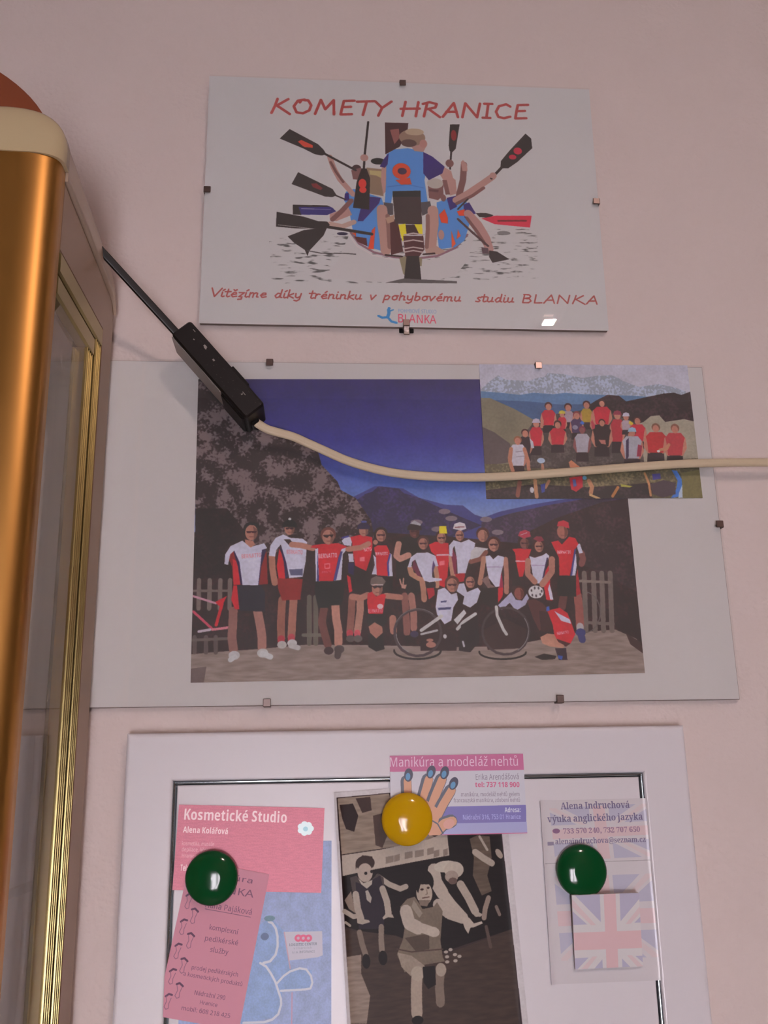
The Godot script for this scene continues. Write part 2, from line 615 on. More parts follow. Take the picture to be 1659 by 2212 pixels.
func _stroke(a: Dictionary, c: Color, w: float, pts: PackedVector2Array, t := 0) -> void:
	# pts and w in picture elements
	for i in pts.size():
		var disc := PackedVector2Array()
		for j in 10:
			disc.append(pts[i] + Vector2.from_angle(TAU * j / 10) * w / 2)
		_scan(a, c, disc, t)
		if i:
			var d := (pts[i] - pts[i - 1]).normalized().orthogonal() * w / 2
			_scan(a, c, PackedVector2Array([pts[i - 1] + d, pts[i] + d, pts[i] - d, pts[i - 1] - d]), t)

func _s(a: Dictionary, c: Array, w: float, xy: Array, t := 0) -> void:
	var pts := PackedVector2Array()
	for i in range(0, xy.size(), 2):
		pts.append(Vector2(xy[i], xy[i + 1]) * a.k)
	_stroke(a, _c(c), w * a.k, pts, t)

func _font(called: String) -> SystemFont:
	if not fonts.has(called):
		var f := SystemFont.new()
		f.font_names = PackedStringArray(["Droid Serif" if called.begins_with("serif") else "Droid Sans"])
		f.font_weight = 700 if called.ends_with("b") else 400
		fonts[called] = f
	return fonts[called]

func _letters(txt: String, font: String) -> PackedVector3Array:
	var tm := TextMesh.new()
	tm.font = _font(font)
	tm.font_size = 40
	tm.pixel_size = 0.025          # one em is one unit
	tm.depth = 0.0
	tm.curve_step = 2.0
	tm.text = txt
	tm.horizontal_alignment = HORIZONTAL_ALIGNMENT_LEFT
	var arr := tm.get_mesh_arrays()
	var v: PackedVector3Array = arr[Mesh.ARRAY_VERTEX]
	var out := PackedVector3Array()
	if arr[Mesh.ARRAY_INDEX] != null and arr[Mesh.ARRAY_INDEX].size():
		for i in arr[Mesh.ARRAY_INDEX]:
			out.append(v[i])
	else:
		out = v
	return out

func _t(a: Dictionary, c: Array, txt: String, font: String, x0: float, y0: float, x1: float, y1: float, em: float) -> void:
	var v := _letters(txt, font)
	if v.is_empty():
		return
	var base := INF
	for q in _letters("H", font):
		base = minf(base, q.y)
	var lo := INF
	var hi := -INF
	for q in v:
		lo = minf(lo, q.x)
		hi = maxf(hi, q.x)
	var from := Vector2(x0, y0)
	var run := Vector2(x1, y1) - from
	var up := Vector2(run.y, -run.x).normalized() * em
	var col := _c(c)
	for i in range(0, v.size(), 3):
		var pts := PackedVector2Array()
		for j in 3:
			var q := v[i + j]
			pts.append((from + run * (q.x - lo) / (hi - lo) + up * (q.y - base)) * a.k)
		_scan(a, col, pts, 0)

# brush lettering: strokes on a grid ten units high, advance last
const HAND := {
	"K": [[[2, 10], [1.2, 5], [0, 0]], [[7, 10], [2, 5.2], [3.5, 4], [8.5, -0.5]], 8.6], "M": [[[0, 0], [2, 10], [4.5, 3.4], [8, 10], [8.8, 0]], 10.2],
	"O": [[[5, 10], [2, 9], [0.4, 5], [2, 0.8], [5, 0.2], [7.8, 2.4], [8.4, 6], [6.8, 9.4], [3.6, 9.6], [3, 7.8]], 9.6], "E": [[[6.4, 10], [1.5, 9.6], [1, 5], [0.6, 0], [5.8, 0.4]], [[1, 5.2], [5, 5.6]], 7.2],
	"T": [[[-0.3, 9.3], [8, 10]], [[4.2, 9.8], [3, 0]], 7.6], "Y": [[[0, 9.6], [3.2, 5.4]], [[7.4, 10], [3.2, 5.2], [1.8, -0.2]], 7.2], "H": [[[1.4, 10], [0.4, 0]], [[7.5, 10], [6.8, 0]], [[-0.6, 5], [8.3, 5.5]], 9.2],
	"R": [[[1.5, 9.8], [0.4, 0]], [[-0.5, 8.8], [2.5, 10.2], [6, 9], [5.5, 6.5], [1.2, 5]], [[2.5, 5.2], [8, -0.3]], 8.4], "A": [[[0, 0], [4.8, 10], [7.2, 0]], [[1.5, 3.6], [6.4, 3.8]], 8.2], "N": [[[0.2, 0], [1.2, 10], [7.2, 0.2], [8.2, 10]], 9.6],
	"I": [[[1.5, 10], [1, 0]], [[-0.4, 10], [3.4, 10]], [[-0.8, 0], [2.8, 0]], 4.6], "C": [[[7, 8.4], [5, 10], [1.6, 8.5], [0.3, 4.5], [1.6, 0.8], [4.3, 0], [7.2, 1.2]], 8.2], "L": [[[1.2, 10], [0.5, 0], [5.5, 0.3]], 6.2],
	"B": [[[1.4, 10], [0.4, 0], [4.5, 0.2], [6, 2.3], [4.8, 4.8], [1, 5.2], [4.8, 6], [5.6, 8], [4.2, 9.8], [0.8, 9.9]], 7.2], "V": [[[0, 10], [2.4, 0], [6.6, 10]], 6.2],
	"i": [[[0.4, 5.5], [0, 0.8], [0.8, 0], [1.8, 0.8]], [[0.7, 8], [0.8, 8.2]], 2.4], "í": [[[0.4, 5.5], [0, 0.8], [0.8, 0], [1.8, 0.8]], [[0.6, 7.4], [1.8, 8.8]], 2.4], "t": [[[1.4, 9], [0.7, 1], [1.4, 0], [2.7, 0.8]], [[-0.6, 6], [3.2, 6.2]], 3.2],
	"e": [[[0.4, 2.6], [3.4, 3.4], [3.2, 5.3], [1.6, 5.2], [0.1, 2.4], [1.2, 0.1], [3.8, 0.9]], 4.4], "é": [[[0.4, 2.6], [3.4, 3.4], [3.2, 5.3], [1.6, 5.2], [0.1, 2.4], [1.2, 0.1], [3.8, 0.9]], [[2.2, 7.2], [3.4, 8.8]], 4.4],
	"ě": [[[0.4, 2.6], [3.4, 3.4], [3.2, 5.3], [1.6, 5.2], [0.1, 2.4], [1.2, 0.1], [3.8, 0.9]], [[1.4, 8.6], [2.2, 7.2], [3.4, 8.6]], 4.4], "z": [[[0.2, 5.3], [3.6, 5.3], [0.4, 0.4], [2.4, 0.2], [2.2, -2.4], [0, -2.8]], 4.0],
	"m": [[[0.5, 5.5], [0, 0]], [[0.2, 3.6], [1.8, 5.5], [2.8, 4.8], [2.4, 0]], [[2.5, 3.6], [4.2, 5.5], [5.2, 4.8], [4.9, 0.6], [5.9, 0.4]], 6.6], "d": [[[3.4, 5], [1.8, 5.4], [0.1, 2.4], [1, 0], [2.6, 0.8], [3.6, 4]], [[4.2, 9.6], [3.4, 0.8], [4.6, 0.4]], 5.2],
	"k": [[[0.8, 9.6], [0, 0]], [[3.6, 5.4], [0.3, 2.8], [3.8, 0]], 4.4], "y": [[[0.3, 5.5], [0.3, 1.4], [1.6, 0.3], [3.2, 2]], [[3.8, 5.5], [3.0, -1.6], [1.2, -3.4], [-0.4, -2.6]], 4.6], "r": [[[0.5, 5.5], [0, 0]], [[0.2, 3.2], [1.7, 5.4], [3, 5.0]], 3.6],
	"n": [[[0.5, 5.5], [0, 0]], [[0.2, 3.6], [2, 5.5], [3.2, 4.6], [2.9, 0.6], [3.9, 0.5]], 4.6], "u": [[[0.4, 5.5], [0, 1.2], [1.2, 0], [2.8, 1.4]], [[3.4, 5.5], [2.9, 0.5], [4.2, 0.7]], 4.8], "v": [[[0, 5.5], [1, 0], [3.6, 5.4]], 4.2],
	"p": [[[0.5, 5.5], [-0.5, -3.2]], [[0.4, 4.2], [2.2, 5.5], [3.6, 4], [2.6, 0.8], [0.4, 0.3]], 4.6], "o": [[[2, 5.5], [0.4, 4], [0.3, 1.4], [1.6, 0.1], [3.2, 1.2], [3.5, 4], [2, 5.5], [4.2, 5.2]], 4.6], "h": [[[0.9, 9.6], [0, 0]], [[0.2, 3.4], [2, 5.5], [3.2, 4.6], [2.9, 0.4], [3.8, 0.5]], 4.6],
	"b": [[[0.9, 9.6], [0.1, 0.4], [1.8, 0], [3.4, 1.8], [3.2, 4.6], [1.8, 5.3], [0.3, 3.6]], 4.4], "s": [[[3, 5], [1.7, 5.5], [0.8, 4.3], [2.6, 1.6], [1.6, 0], [-0.2, 0.5]], 3.6], " ": [4.2],
}

func _hand(a: Dictionary, c: Array, txt: String, x0: float, y0: float, x1: float, y1: float, big: int) -> void:
	var total := 0.0
	for ch in txt:
		total += HAND[ch][-1]
	var from := Vector2(x0, y0)
	var run := (Vector2(x1, y1) - from) / total
	var up := Vector2(run.y, -run.x).normalized() * (12.6 if big else 6.6)
	var x := 0.0
	for ch in txt:
		for k in HAND[ch].size() - 1:
			var pts := PackedVector2Array()
			for q in HAND[ch][k]:
				pts.append((from + run * (x + q[0] * 0.9 + q[1] * 0.07) + up * q[1]) * a.k)
			_stroke(a, _c(c), (21.0 if big else 10.5) * a.k, pts)
		x += HAND[ch][-1]

func _noise(seed_n: int, w: int, h: int, freq: float, octaves: int, sx := 1.0, kind := FastNoiseLite.TYPE_SIMPLEX_SMOOTH) -> PackedByteArray:
	var n := FastNoiseLite.new()
	n.seed = seed_n
	n.noise_type = kind
	n.frequency = freq
	n.fractal_octaves = octaves
	var im := n.get_image(maxi(8, int(w / sx)), h)
	im.convert(Image.FORMAT_L8)
	im.resize(w, h, Image.INTERPOLATE_BILINEAR)
	return im.get_data()

func _finish(a: Dictionary, noise_seed: int) -> Image:
	var im: Image = a.img
	var idm: Image = a.id
	var w := int(a.w / 2)
	var h := int(a.h / 2)
	im.resize(w, h, Image.INTERPOLATE_BILINEAR)
	idm.resize(w, h, Image.INTERPOLATE_NEAREST)
	var ids := idm.get_data()
	var grain: float = a.grain
	var px := im.get_data()
	var broad := _noise(noise_seed, w, h, 0.022, 4)
	var fine := _noise(noise_seed + 1, w, h, 0.13, 3)
	var flat := _noise(noise_seed + 2, w, h, 0.10, 3, 5.0)
	for i in ids.size():
		var t: int = ids[i] / 25
		if t == 0 and grain == 0.0:
			continue
		var b := broad[i] / 255.0
		var f := fine[i] / 255.0
		var s := flat[i] / 255.0
		var g := 1.0
		if t == 0:      # grain of a photographic print
			g = 1.0 + grain * ((f - 0.5) + (b - 0.5))
		elif t == 1:      # rock: pale faces between dark cracks
			var m := smoothstep(0.42, 0.62, 0.4 * f + 0.6 * b)
			for k in 3:
				px[i * 3 + k] = int(lerpf(px[i * 3 + k] * 0.80, [188, 172, 174][k], m * 0.60))
			continue
		elif t == 2:
			g = 0.80 + 0.42 * smoothstep(0.4, 0.8, 0.5 * b + 0.5 * f)
		elif t == 3:
			g = 0.86 + 0.28 * s
		elif t == 4:    # water
			var m := smoothstep(0.56, 0.76, s) * smoothstep(0.25, 0.6, b)
			g = 1.0 - 0.55 * m
		elif t == 5:    # foil
			g = 0.93 + 0.07 * f + 0.07 * s
		elif t == 6:
			g = 0.90 + 0.2 * (0.5 * b + 0.5 * f)
		elif t == 7:    # snowy rock
			var m := smoothstep(0.45, 0.62, 0.6 * f + 0.4 * b)
			g = 0.86 + 0.18 * m
		elif t == 8:
			g = 0.88 + 0.24 * s
		for k in 3:
			px[i * 3 + k] = clampi(int(px[i * 3 + k] * g), 0, 255)
	return Image.create_from_data(w, h, false, Image.FORMAT_RGB8, px)

func print_mat(called: String, tex: Texture2D, rough := 0.6, spec := 0.5) -> StandardMaterial3D:
	var m := mat(called, Color.WHITE, rough, 0.0, spec)
	m.albedo_texture = tex
	m.texture_repeat = false
	return m

func place(o: Node3D, r: Array, z: float) -> void:
	o.position = Vector3(r[0], EYE + r[1], z)
	o.rotation.z = r[4]

func spring_clip(parent: Node3D, x: float, y: float, turn: float, depth: float) -> void:
	# a small steel clip that hooks over the edge of the glass; its open side points along -y before turning
	var st := begin()
	add_box(st, Vector3(-0.0024, -0.0042, depth), Vector3(0.0024, 0.0008, depth + 0.0007), 0.0003)
	add_box(st, Vector3(-0.0024, 0.0002, 0.0006), Vector3(0.0024, 0.0010, depth + 0.0004), 0.0003)
	add_box(st, Vector3(-0.0024, -0.004, 0.0004), Vector3(0.0024, 0.0008, 0.0009), 0.0002)
	var o := mesh_node("clip", st.commit(), mat("clip_steel", Color(0.52, 0.46, 0.44), 0.32, 1.0), parent, Vector3(x, y, 0))
	o.rotation.z = turn

# ------------------------------------------------------------ upper frame with the boat poster
func build_poster_frame() -> void:
	var r := R_FRAME_ONE
	var w: float = r[2]
	var h: float = r[3]
	var t := thing("clip_frame", Vector3.ZERO, "upper frameless glass clip frame holding the dragon boat poster with red lettering", "picture frame")
	place(t, r, 0.0)
	var edge := mat("hardboard", Color(0.50, 0.45, 0.42), 0.8)
	mesh_node("backing", slab(rect2(-w / 2, -h / 2, w / 2, h / 2), 0.0015, 0.0048), edge, t)
	var p := R_POSTER
	var tex := art(draw_poster, p[2], p[3], 3.0, 3)
	var sheet := mesh_node("poster", slab(rect2(-p[2] / 2, -p[3] / 2, p[2] / 2, p[3] / 2), 0.0049, 0.0052), print_mat("poster_print", tex, 0.55), t)
	sheet.set_meta("label", "dragon boat poster with red title lettering")
	mesh_node("glass", slab(rect2(-w / 2, -h / 2, w / 2, h / 2), 0.0055, 0.0075, 0.0003), glass_mat(), t)
	var up := h / 2
	spring_clip(t, 0.0005, up, 0.0, 0.0076)
	spring_clip(t, -w / 2, 0.003, PI / 2, 0.0076)
	spring_clip(t, w / 2, 0.002, -PI / 2, 0.0076)
	spring_clip(t, -0.0005, -up, PI, 0.0076)
	# the hanger that shows below the lower edge
	var st := begin()
	add_box(st, Vector3(-0.0052, -up - 0.0034, 0.001), Vector3(0.0052, -up + 0.001, 0.0022), 0.0004)
	mesh_node("hanger", st.commit(), mat("black_metal", Color(0.09, 0.08, 0.08), 0.5, 0.6), t)
	mesh_node("hanger_tab", box(Vector3(-0.0022, -up - 0.0052, 0.0022), Vector3(0.0022, -up - 0.0006, 0.0032), 0.0004), mat("bright_steel", Color(0.8, 0.78, 0.76), 0.2, 1.0), t)

# ------------------------------------------------------------ lower, wide frame with the two photographs
func build_photo_frame() -> void:
	var r := R_FRAME_TWO
	var w: float = r[2]
	var h: float = r[3]
	var t := thing("clip_frame", Vector3.ZERO, "wide frameless glass clip frame behind the cord, holding the two cyclists' photographs", "picture frame")
	place(t, r, 0.0)
	mesh_node("backing", slab(rect2(-w / 2, -h / 2, w / 2, h / 2), 0.0015, 0.0036), mat("hardboard", Color()), t)
	mesh_node("backing_sheet", slab(rect2(-w / 2 + 0.0004, -h / 2 + 0.0004, w / 2 - 0.0004, h / 2 - 0.0004), 0.0037, 0.0041), mat("mount_paper", Color(0.87, 0.86, 0.855), 0.7, 0.0, 0.3), t)
	mesh_node("glass", slab(rect2(-w / 2, -h / 2, w / 2, h / 2), 0.0053, 0.0073, 0.0003), glass_mat(), t)
	for c in CLIPS_TWO:
		spring_clip(t, c[0], c[1], c[2], 0.0074)
	var g := R_GROUP
	var o := mesh_node("group_photo", slab(rect2(-g[2] / 2, -g[3] / 2, g[2] / 2, g[3] / 2), -0.0002, 0.0), print_mat("group_print", art(draw_group_photo, g[2], g[3], 2.7, 21, 0.10), 0.5))
	place(o, g, 0.0045)
	tag(o, "large photo of cyclists in red and white jerseys before a rock face", "photograph", "photographs in the wide clip frame")
	var m := R_MOUNTAIN
	o = mesh_node("mountain_photo", slab(rect2(-m[2] / 2, -m[3] / 2, m[2] / 2, m[3] / 2), -0.0002, 0.0), print_mat("mountain_print", art(draw_mountain_photo, m[2], m[3], 2.9, 31, 0.10), 0.5))
	place(o, m, 0.0050)
	tag(o, "small photo of a group before snowy mountains, overlapping the larger photo", "photograph", "photographs in the wide clip frame")

# ------------------------------------------------------------ the white magnetic notice board
func build_board() -> void:
	var r := R_BOARD
	var hw: float = r[2] / 2
	var hh: float = r[3] / 2
	var white := mat("white_lacquer", Color(0.89, 0.88, 0.895), 0.30, 0.0, 0.5)
	var t := thing("notice_board", Vector3.ZERO, "white magnetic notice board with a chrome-lined groove, below the frames", "notice board")
	place(t, r, 0.0)
	# frame: from the back outer edge, over the rounded front, down into the groove
	var gl: float = GROOVE[0] - r[0]
	var side: float = gl + hw                    # width of the frame on the left
	var iw: float = hw - side
	var top: float = hh + r[1] - GROOVE[2]
	var ih: float = hh - top
	var loops := [Vector3(hw, hh, 0.0015), Vector3(hw, hh, 0.0095)]
	for k in 5:
		var a := PI / 2 * (k + 1) / 5.0
		loops.append(Vector3(hw - 0.0025 * (1 - cos(a)), hh - 0.0025 * (1 - cos(a)), 0.0095 + 0.0025 * sin(a)))
	for k in 5:
		var a := PI / 2 * k / 4.0
		loops.append(Vector3(iw + 0.0016 * (1 - sin(a)), ih + 0.0016 * (1 - sin(a)), 0.0120 - 0.0016 * (1 - cos(a))))
	loops.append(Vector3(iw, ih, 0.0040))
	mesh_node("frame", ring(loops), white, t)
	mesh_node("back_plate", slab(rect2(-hw + 0.001, -hh + 0.001, hw - 0.001, hh - 0.001), 0.0015, 0.0042), mat("groove_grey", Color(0.34, 0.36, 0.37), 0.4), t)
	var g := 0.0026
	var lip := []
	for k in 9:
		var a := PI * (k / 8.0)
		lip.append(Vector3(iw - 0.0009 + 0.0008 * cos(a), ih - 0.0009 + 0.0008 * cos(a), 0.0096 + 0.0008 * sin(a)))
	lip.push_front(Vector3(iw - 0.0001, ih - 0.0001, 0.0042))
	lip.append(Vector3(iw - 0.0017, ih - 0.0017, 0.0042))
	mesh_node("chrome_strip", ring(lip), mat("chrome", Color(0.72, 0.76, 0.78), 0.12, 1.0), t)
	var plate := begin()
	add_slab(plate, rect2(-iw + g, -ih + g, iw - g, ih - g), 0.0042, BOARD_Z, 0.0006)
	mesh_node("steel_sheet", plate.commit(), white, t)

# ------------------------------------------------------------ cards on the board
func card(called: String, r: Array, z: float, draw: Callable, per_mm: float, label: String, category: String, rough := 0.45, thick := 0.0004) -> MeshInstance3D:
	var o := mesh_node(called, slab(rect2(-r[2] / 2, -r[3] / 2, r[2] / 2, r[3] / 2), -thick, 0.0), print_mat(called + "_print", art(draw, r[2], r[3], per_mm, called.hash() % 1000), rough))
	place(o, r, BOARD_Z + z)
	tag(o, label, category)
	return o

# a laminated sheet whose long edges stand off a little
func curled(r: Array, edge: float, lift: float, thick: float) -> ArrayMesh:
	var rows := []
	var st := begin()
	var n := 40
	var prev := []
	for j in n + 1:
		var u := float(j) / n
		# denser columns near the edges
		u = 0.5 - 0.5 * cos(PI * u)
		var x: float = (u - 0.5) * r[2]
		var d: float = r[2] / 2 - absf(x)
		var k := clampf(1.0 - d / edge, 0.0, 1.0)
		var z := lift * k * k
		var slope: float = 2.0 * lift * k / edge * signf(x)
		var nn := Vector3(-slope, 0, 1).normalized()
		var cur := [x, z, nn, u]
		if j:
			var h: float = r[3] / 2
			var a := Vector3(prev[0], h, prev[1]); var b := Vector3(cur[0], h, cur[1])
			var c := Vector3(cur[0], -h, cur[1]); var e := Vector3(prev[0], -h, prev[1])
			var back := Vector3(0, 0, -thick)
			tri(st, a, b, c, prev[2], cur[2], cur[2], Vector2(prev[3], 0), Vector2(cur[3], 0), Vector2(cur[3], 1))
			tri(st, a, c, e, prev[2], cur[2], prev[2], Vector2(prev[3], 0), Vector2(cur[3], 1), Vector2(prev[3], 1))
			tri(st, a + back, b + back, c + back, -prev[2], -cur[2], -cur[2], Vector2(prev[3], 0), Vector2(cur[3], 0), Vector2(cur[3], 1))
			tri(st, a + back, c + back, e + back, -prev[2], -cur[2], -prev[2], Vector2(prev[3], 0), Vector2(cur[3], 1), Vector2(prev[3], 1))
			quad(st, a, b, b + back, a + back, Vector3.UP)
			quad(st, e, c, c + back, e + back, Vector3.DOWN)
		if j == 0 or j == n:
			var q := Vector3(cur[0], r[3] / 2, cur[1])
			var q2 := Vector3(cur[0], -r[3] / 2, cur[1])
			quad(st, q, q2, q2 + Vector3(0, 0, -thick), q + Vector3(0, 0, -thick), Vector3(signf(cur[0]), 0, 0))
		prev = cur
	return st.commit()

func build_cards() -> void:
	card("blue_flyer", R_FLYER, 0.0004, draw_blue_flyer, 5.0, "pale blue flyer with white outline drawing, under the two pink cards", "flyer")
	var foil := card("foil_card", R_COSMETIC, 0.0009, draw_cosmetic_card, 7.0, "pink foil business card with white lettering under the left green magnet", "business card", 0.5)
	foil.material_override.metallic = 0.3
	card("pink_card", R_PEDICURE, 0.0015, draw_pedicure_card, 7.0, "tilted pink card with a row of footprints under the left green magnet", "business card", 0.6)
	var s := mesh_node("sepia_photo", curled(R_SEPIA, 0.006, 0.0016, 0.0005), print_mat("sepia_print", art(draw_sepia_photo, R_SEPIA[2], R_SEPIA[3], 3.4, 51, 0.06), 0.45, 0.3))
	place(s, R_SEPIA, BOARD_Z + 0.0009)
	tag(s, "tilted sepia photo of women squatting with arms outstretched, white border", "photograph")
	card("manicure_card", R_MANICURE, 0.0030, draw_manicure_card, 7.0, "business card with a drawn hand and magenta heading under the yellow magnet", "business card", 0.4)
	var f := mesh_node("flag_leaflet", curled(R_FLAG, 0.004, 0.0012, 0.0004), print_mat("flag_print", art(draw_flag_sheet, R_FLAG[2], R_FLAG[3], 6.0, 61), 0.25))
	place(f, R_FLAG, BOARD_Z + 0.0006)
	tag(f, "laminated pale leaflet with faded flag and blue serif lettering, right side", "leaflet")
	# a small stack of cards that leans against the lower rim of the right magnet
	var p := thing("card_stack", Vector3.ZERO, "small stack of faded flag cards below the right green magnet", "card stack")
	place(p, R_PAD, BOARD_Z + 0.0052)
	p.rotation.x = 0.125
	var w: float = R_PAD[2]
	var h: float = R_PAD[3]
	mesh_node("top_card", slab(rect2(-w / 2, -h / 2, w / 2, h / 2), 0.0004, 0.0008), print_mat("pad_print", art(draw_flag_pad, w, h, 6.0, 71), 0.45), p)
	for k in 4:
		var d := 0.0003 * (k % 2)
		mesh_node("card", slab(rect2(-w / 2 + d, -h / 2 + d, w / 2 - 0.0003 + d, h / 2 - d), -0.0005 * (k + 1) + 0.0004, -0.0005 * k + 0.0003), mat("card_stock", Color(0.80, 0.76, 0.76), 0.7), p)

# ------------------------------------------------------------ magnets
func build_magnets() -> void:
	var prof := []
	for q in [[0.0, 0.0], [0.0132, 0.0], [0.0146, 0.0008], [0.0153, 0.0020], [0.0156, 0.0034], [0.0154, 0.0046], [0.0146, 0.0057], [0.0132, 0.0066], [0.0112, 0.0074], [0.0090, 0.0080], [0.0070, 0.0084], [0.0058, 0.00862], [0.0050, 0.00868], [0.0035, 0.00878], [0.0018, 0.00884], [0.0, 0.00886]]:
		prof.append(Vector2(q[0], q[1]))
	var m := lathe(prof, 48)
	var rows := [
		[MAGNETS[0], "green", Color(0.035, 0.30, 0.15), 0.0016, "green round magnet on the pink cards, left of the sepia photo"],
		[MAGNETS[1], "yellow", Color(0.84, 0.66, 0.06), 0.0032, "yellow round magnet holding the manicure card and the sepia photo"],
		[MAGNETS[2], "green", Color(0.035, 0.30, 0.15), 0.0008, "green round magnet on the flag leaflet at the right"]]
	for q in rows:
		var plastic := mat(q[1] + "_plastic", q[2], 0.10, 0.0, 0.5)
		var o := mesh_node("magnet", m, plastic)
		o.position = Vector3(q[0][0], EYE + q[0][1], BOARD_Z + q[3])
		tag(o, q[4], "magnet", "round magnets on the notice board")

# ------------------------------------------------------------ the cord with its black box
func build_cord() -> void:
	var t := thing("power_cord", Vector3(0, EYE, 0), "cream cord with a black in-line box on a black lead, hanging across the photos", "cord")
	var black := mat("black_plastic", Color(0.055, 0.045, 0.045), 0.38)
	var scuffed := mat("scuffed_black", Color.WHITE, 0.42)
	scuffed.albedo_texture = ImageTexture.create_from_image(scuffs())
	scuffed.texture_repeat = false
	# box: local x runs down its length, y across, z towards the room
	var c := (BOX[0] + BOX[1] + BOX[2] + BOX[3]) / 4.0
	var along := (BOX[1] + BOX[2] - BOX[0] - BOX[3]) / 2.0
	var across := (BOX[0] + BOX[1] - BOX[3] - BOX[2]) / 2.0
	var L := along.length()
	var W := across.length()
	var b := Node3D.new()
	b.name = "connector"
	b.position = Vector3(c.x, c.y, 0)
	b.rotation.z = along.angle()
	t.add_child(b)
	mesh_node("housing", slab(round_rect(L, W, 0.0022), 0.0080, 0.0362, 0.0012), scuffed, b)
	mesh_node("side_plate", box(Vector3(-L / 2 + 0.001, -W / 2 - 0.0009, 0.0090), Vector3(L * 0.17, -W / 2 - 0.0001, 0.0345), 0.0003), mat("grey_plate", Color(0.60, 0.57, 0.55), 0.4), b)
	mesh_node("foot", box(Vector3(L * 0.18, -W / 2 - 0.0016, 0.0076), Vector3(L / 2 - 0.002, -W / 2 + 0.004, 0.0330), 0.0008), black, b)
	mesh_node("latch", box(Vector3(0.004, W / 2 - 0.0004, 0.026), Vector3(0.021, W / 2 + 0.0016, 0.0342), 0.0005), black, b)
	mesh_node("cord_grip", box(Vector3(L / 2 - 0.001, -0.0052, 0.012), Vector3(L / 2 + 0.002, 0.0012, 0.022), 0.0008), black, b)
	# flat black lead up to the cabinet
	var section := []
	for q in round_rect(0.0054, 0.0030, 0.0012, 3):
		section.append(q)
	var lead := []
	for k in 9:
		lead.append(LEAD[0].lerp(LEAD[1], k / 8.0))
	mesh_node("black_lead", sweep(lead, section), black, t)
	# twin cream flex
	var eight := []
	for k in 24:
		var a := TAU * k / 24.0
		eight.append(Vector2(0.00300 * cos(a), 0.00185 * sin(a) * (0.86 + 0.14 * absf(cos(a))) * (1.0 - 0.30 * exp(-pow(cos(a) / 0.22, 2.0)))))
	var path := []
	for q in FLEX:
		path.append(Vector3(q[0], q[1], q[2]))
	mesh_node("cream_flex", sweep(smooth_path(path, 8), eight), mat("cream_flex", Color(0.82, 0.76, 0.64), 0.38), t)

func scuffs() -> Image:
	var im := Image.create_empty(256, 64, false, Image.FORMAT_RGB8)
	im.fill(Color(0.10, 0.085, 0.085))
	var rng := RandomNumberGenerator.new()
	rng.seed = 5
	for k in 46:
		var p := Vector2i(rng.randi_range(4, 250), rng.randi_range(3, 60))
		im.fill_rect(Rect2i(p, Vector2i(rng.randi_range(1, 3), rng.randi_range(1, 2))), Color(0.30, 0.26, 0.25) * rng.randf_range(0.5, 1.1))
	for q in [[66, 14, 9, 6], [70, 18, 7, 4], [104, 22, 6, 5], [40, 26, 4, 3], [204, 22, 10, 2], [206, 26, 3, 5], [22, 10, 8, 2]]:
		im.fill_rect(Rect2i(q[0], q[1], q[2], q[3]), Color(0.66, 0.62, 0.60))
	return im


# ------------------------------------------------------------ measured places: x, height above the eye, width, height, turn
const BOARD_Z := 0.0100
const R_FRAME_ONE := [0.06391, 0.40970, 0.29217, 0.20512, -0.00662]
const R_FRAME_TWO := [0.05570, 0.16087, 0.44140, 0.23617, -0.00155]
const R_POSTER := [0.06413, 0.41109, 0.29316, 0.20582, -0.00662]
const R_GROUP := [0.06571, 0.16302, 0.29489, 0.20776, 0.00823]
const R_MOUNTAIN := [0.18987, 0.22923, 0.15136, 0.09946, 0.00505]
const R_COSMETIC := [-0.04142, -0.04201, 0.08836, 0.04860, -0.04361]
const R_PEDICURE := [-0.06125, -0.09430, 0.04832, 0.08572, -0.19342]
const R_FLYER := [-0.03626, -0.09291, 0.08780, 0.10882, -0.00629]
const R_SEPIA := [0.06609, -0.07888, 0.10558, 0.14250, 0.05636]
const R_MANICURE := [0.08622, -0.01325, 0.08398, 0.04749, -0.00255]
const R_FLAG := [0.17205, -0.07043, 0.06861, 0.10460, 0.00311]
const R_PAD := [0.17276, -0.09333, 0.04119, 0.04203, 0.01004]
const R_BOARD := [0.05767, -0.21861, 0.35152, 0.49040, -0.00164]
const GROOVE := [-0.08892, 0.20557, -0.00221]
const CLIPS_TWO := [[-0.08938, 0.11809, 0.00000], [0.10029, 0.11809, 0.00000], [0.22070, 0.00005, -1.57080], [-0.08792, -0.11809, 3.14159], [0.10014, -0.11809, 3.14159]]
const MAGNETS := [[-0.06325, -0.05773], [0.05385, -0.02699], [0.16005, -0.05947]]
const BOX := [Vector2(-0.08558, 0.29465), Vector2(-0.03511, 0.23574), Vector2(-0.04664, 0.22403), Vector2(-0.09694, 0.28436)]
const LEAD := [Vector3(-0.09514, 0.28967, 0.02600), Vector3(-0.14422, 0.33868, 0.04949)]
const FLEX := [[-0.04514, 0.23225, 0.02000], [-0.04235, 0.22916, 0.01950], [-0.03463, 0.22430, 0.01850], [-0.02695, 0.22218, 0.01720], [-0.01708, 0.21988, 0.01550], [-0.00777, 0.21581, 0.01500], [0.00405, 0.21089, 0.01320], [0.01960, 0.20384, 0.01280], [0.03827, 0.19812, 0.01240], [0.05701, 0.19468, 0.01200], [0.08214, 0.19288, 0.01160], [0.11062, 0.19267, 0.01140], [0.13937, 0.19410, 0.01120], [0.17807, 0.19715, 0.01120], [0.22048, 0.20059, 0.01120], [0.25998, 0.20304, 0.01120], [0.31263, 0.20386, 0.01120], [0.37630, 0.20233, 0.01120], [0.45952, 0.19364, 0.01120]]

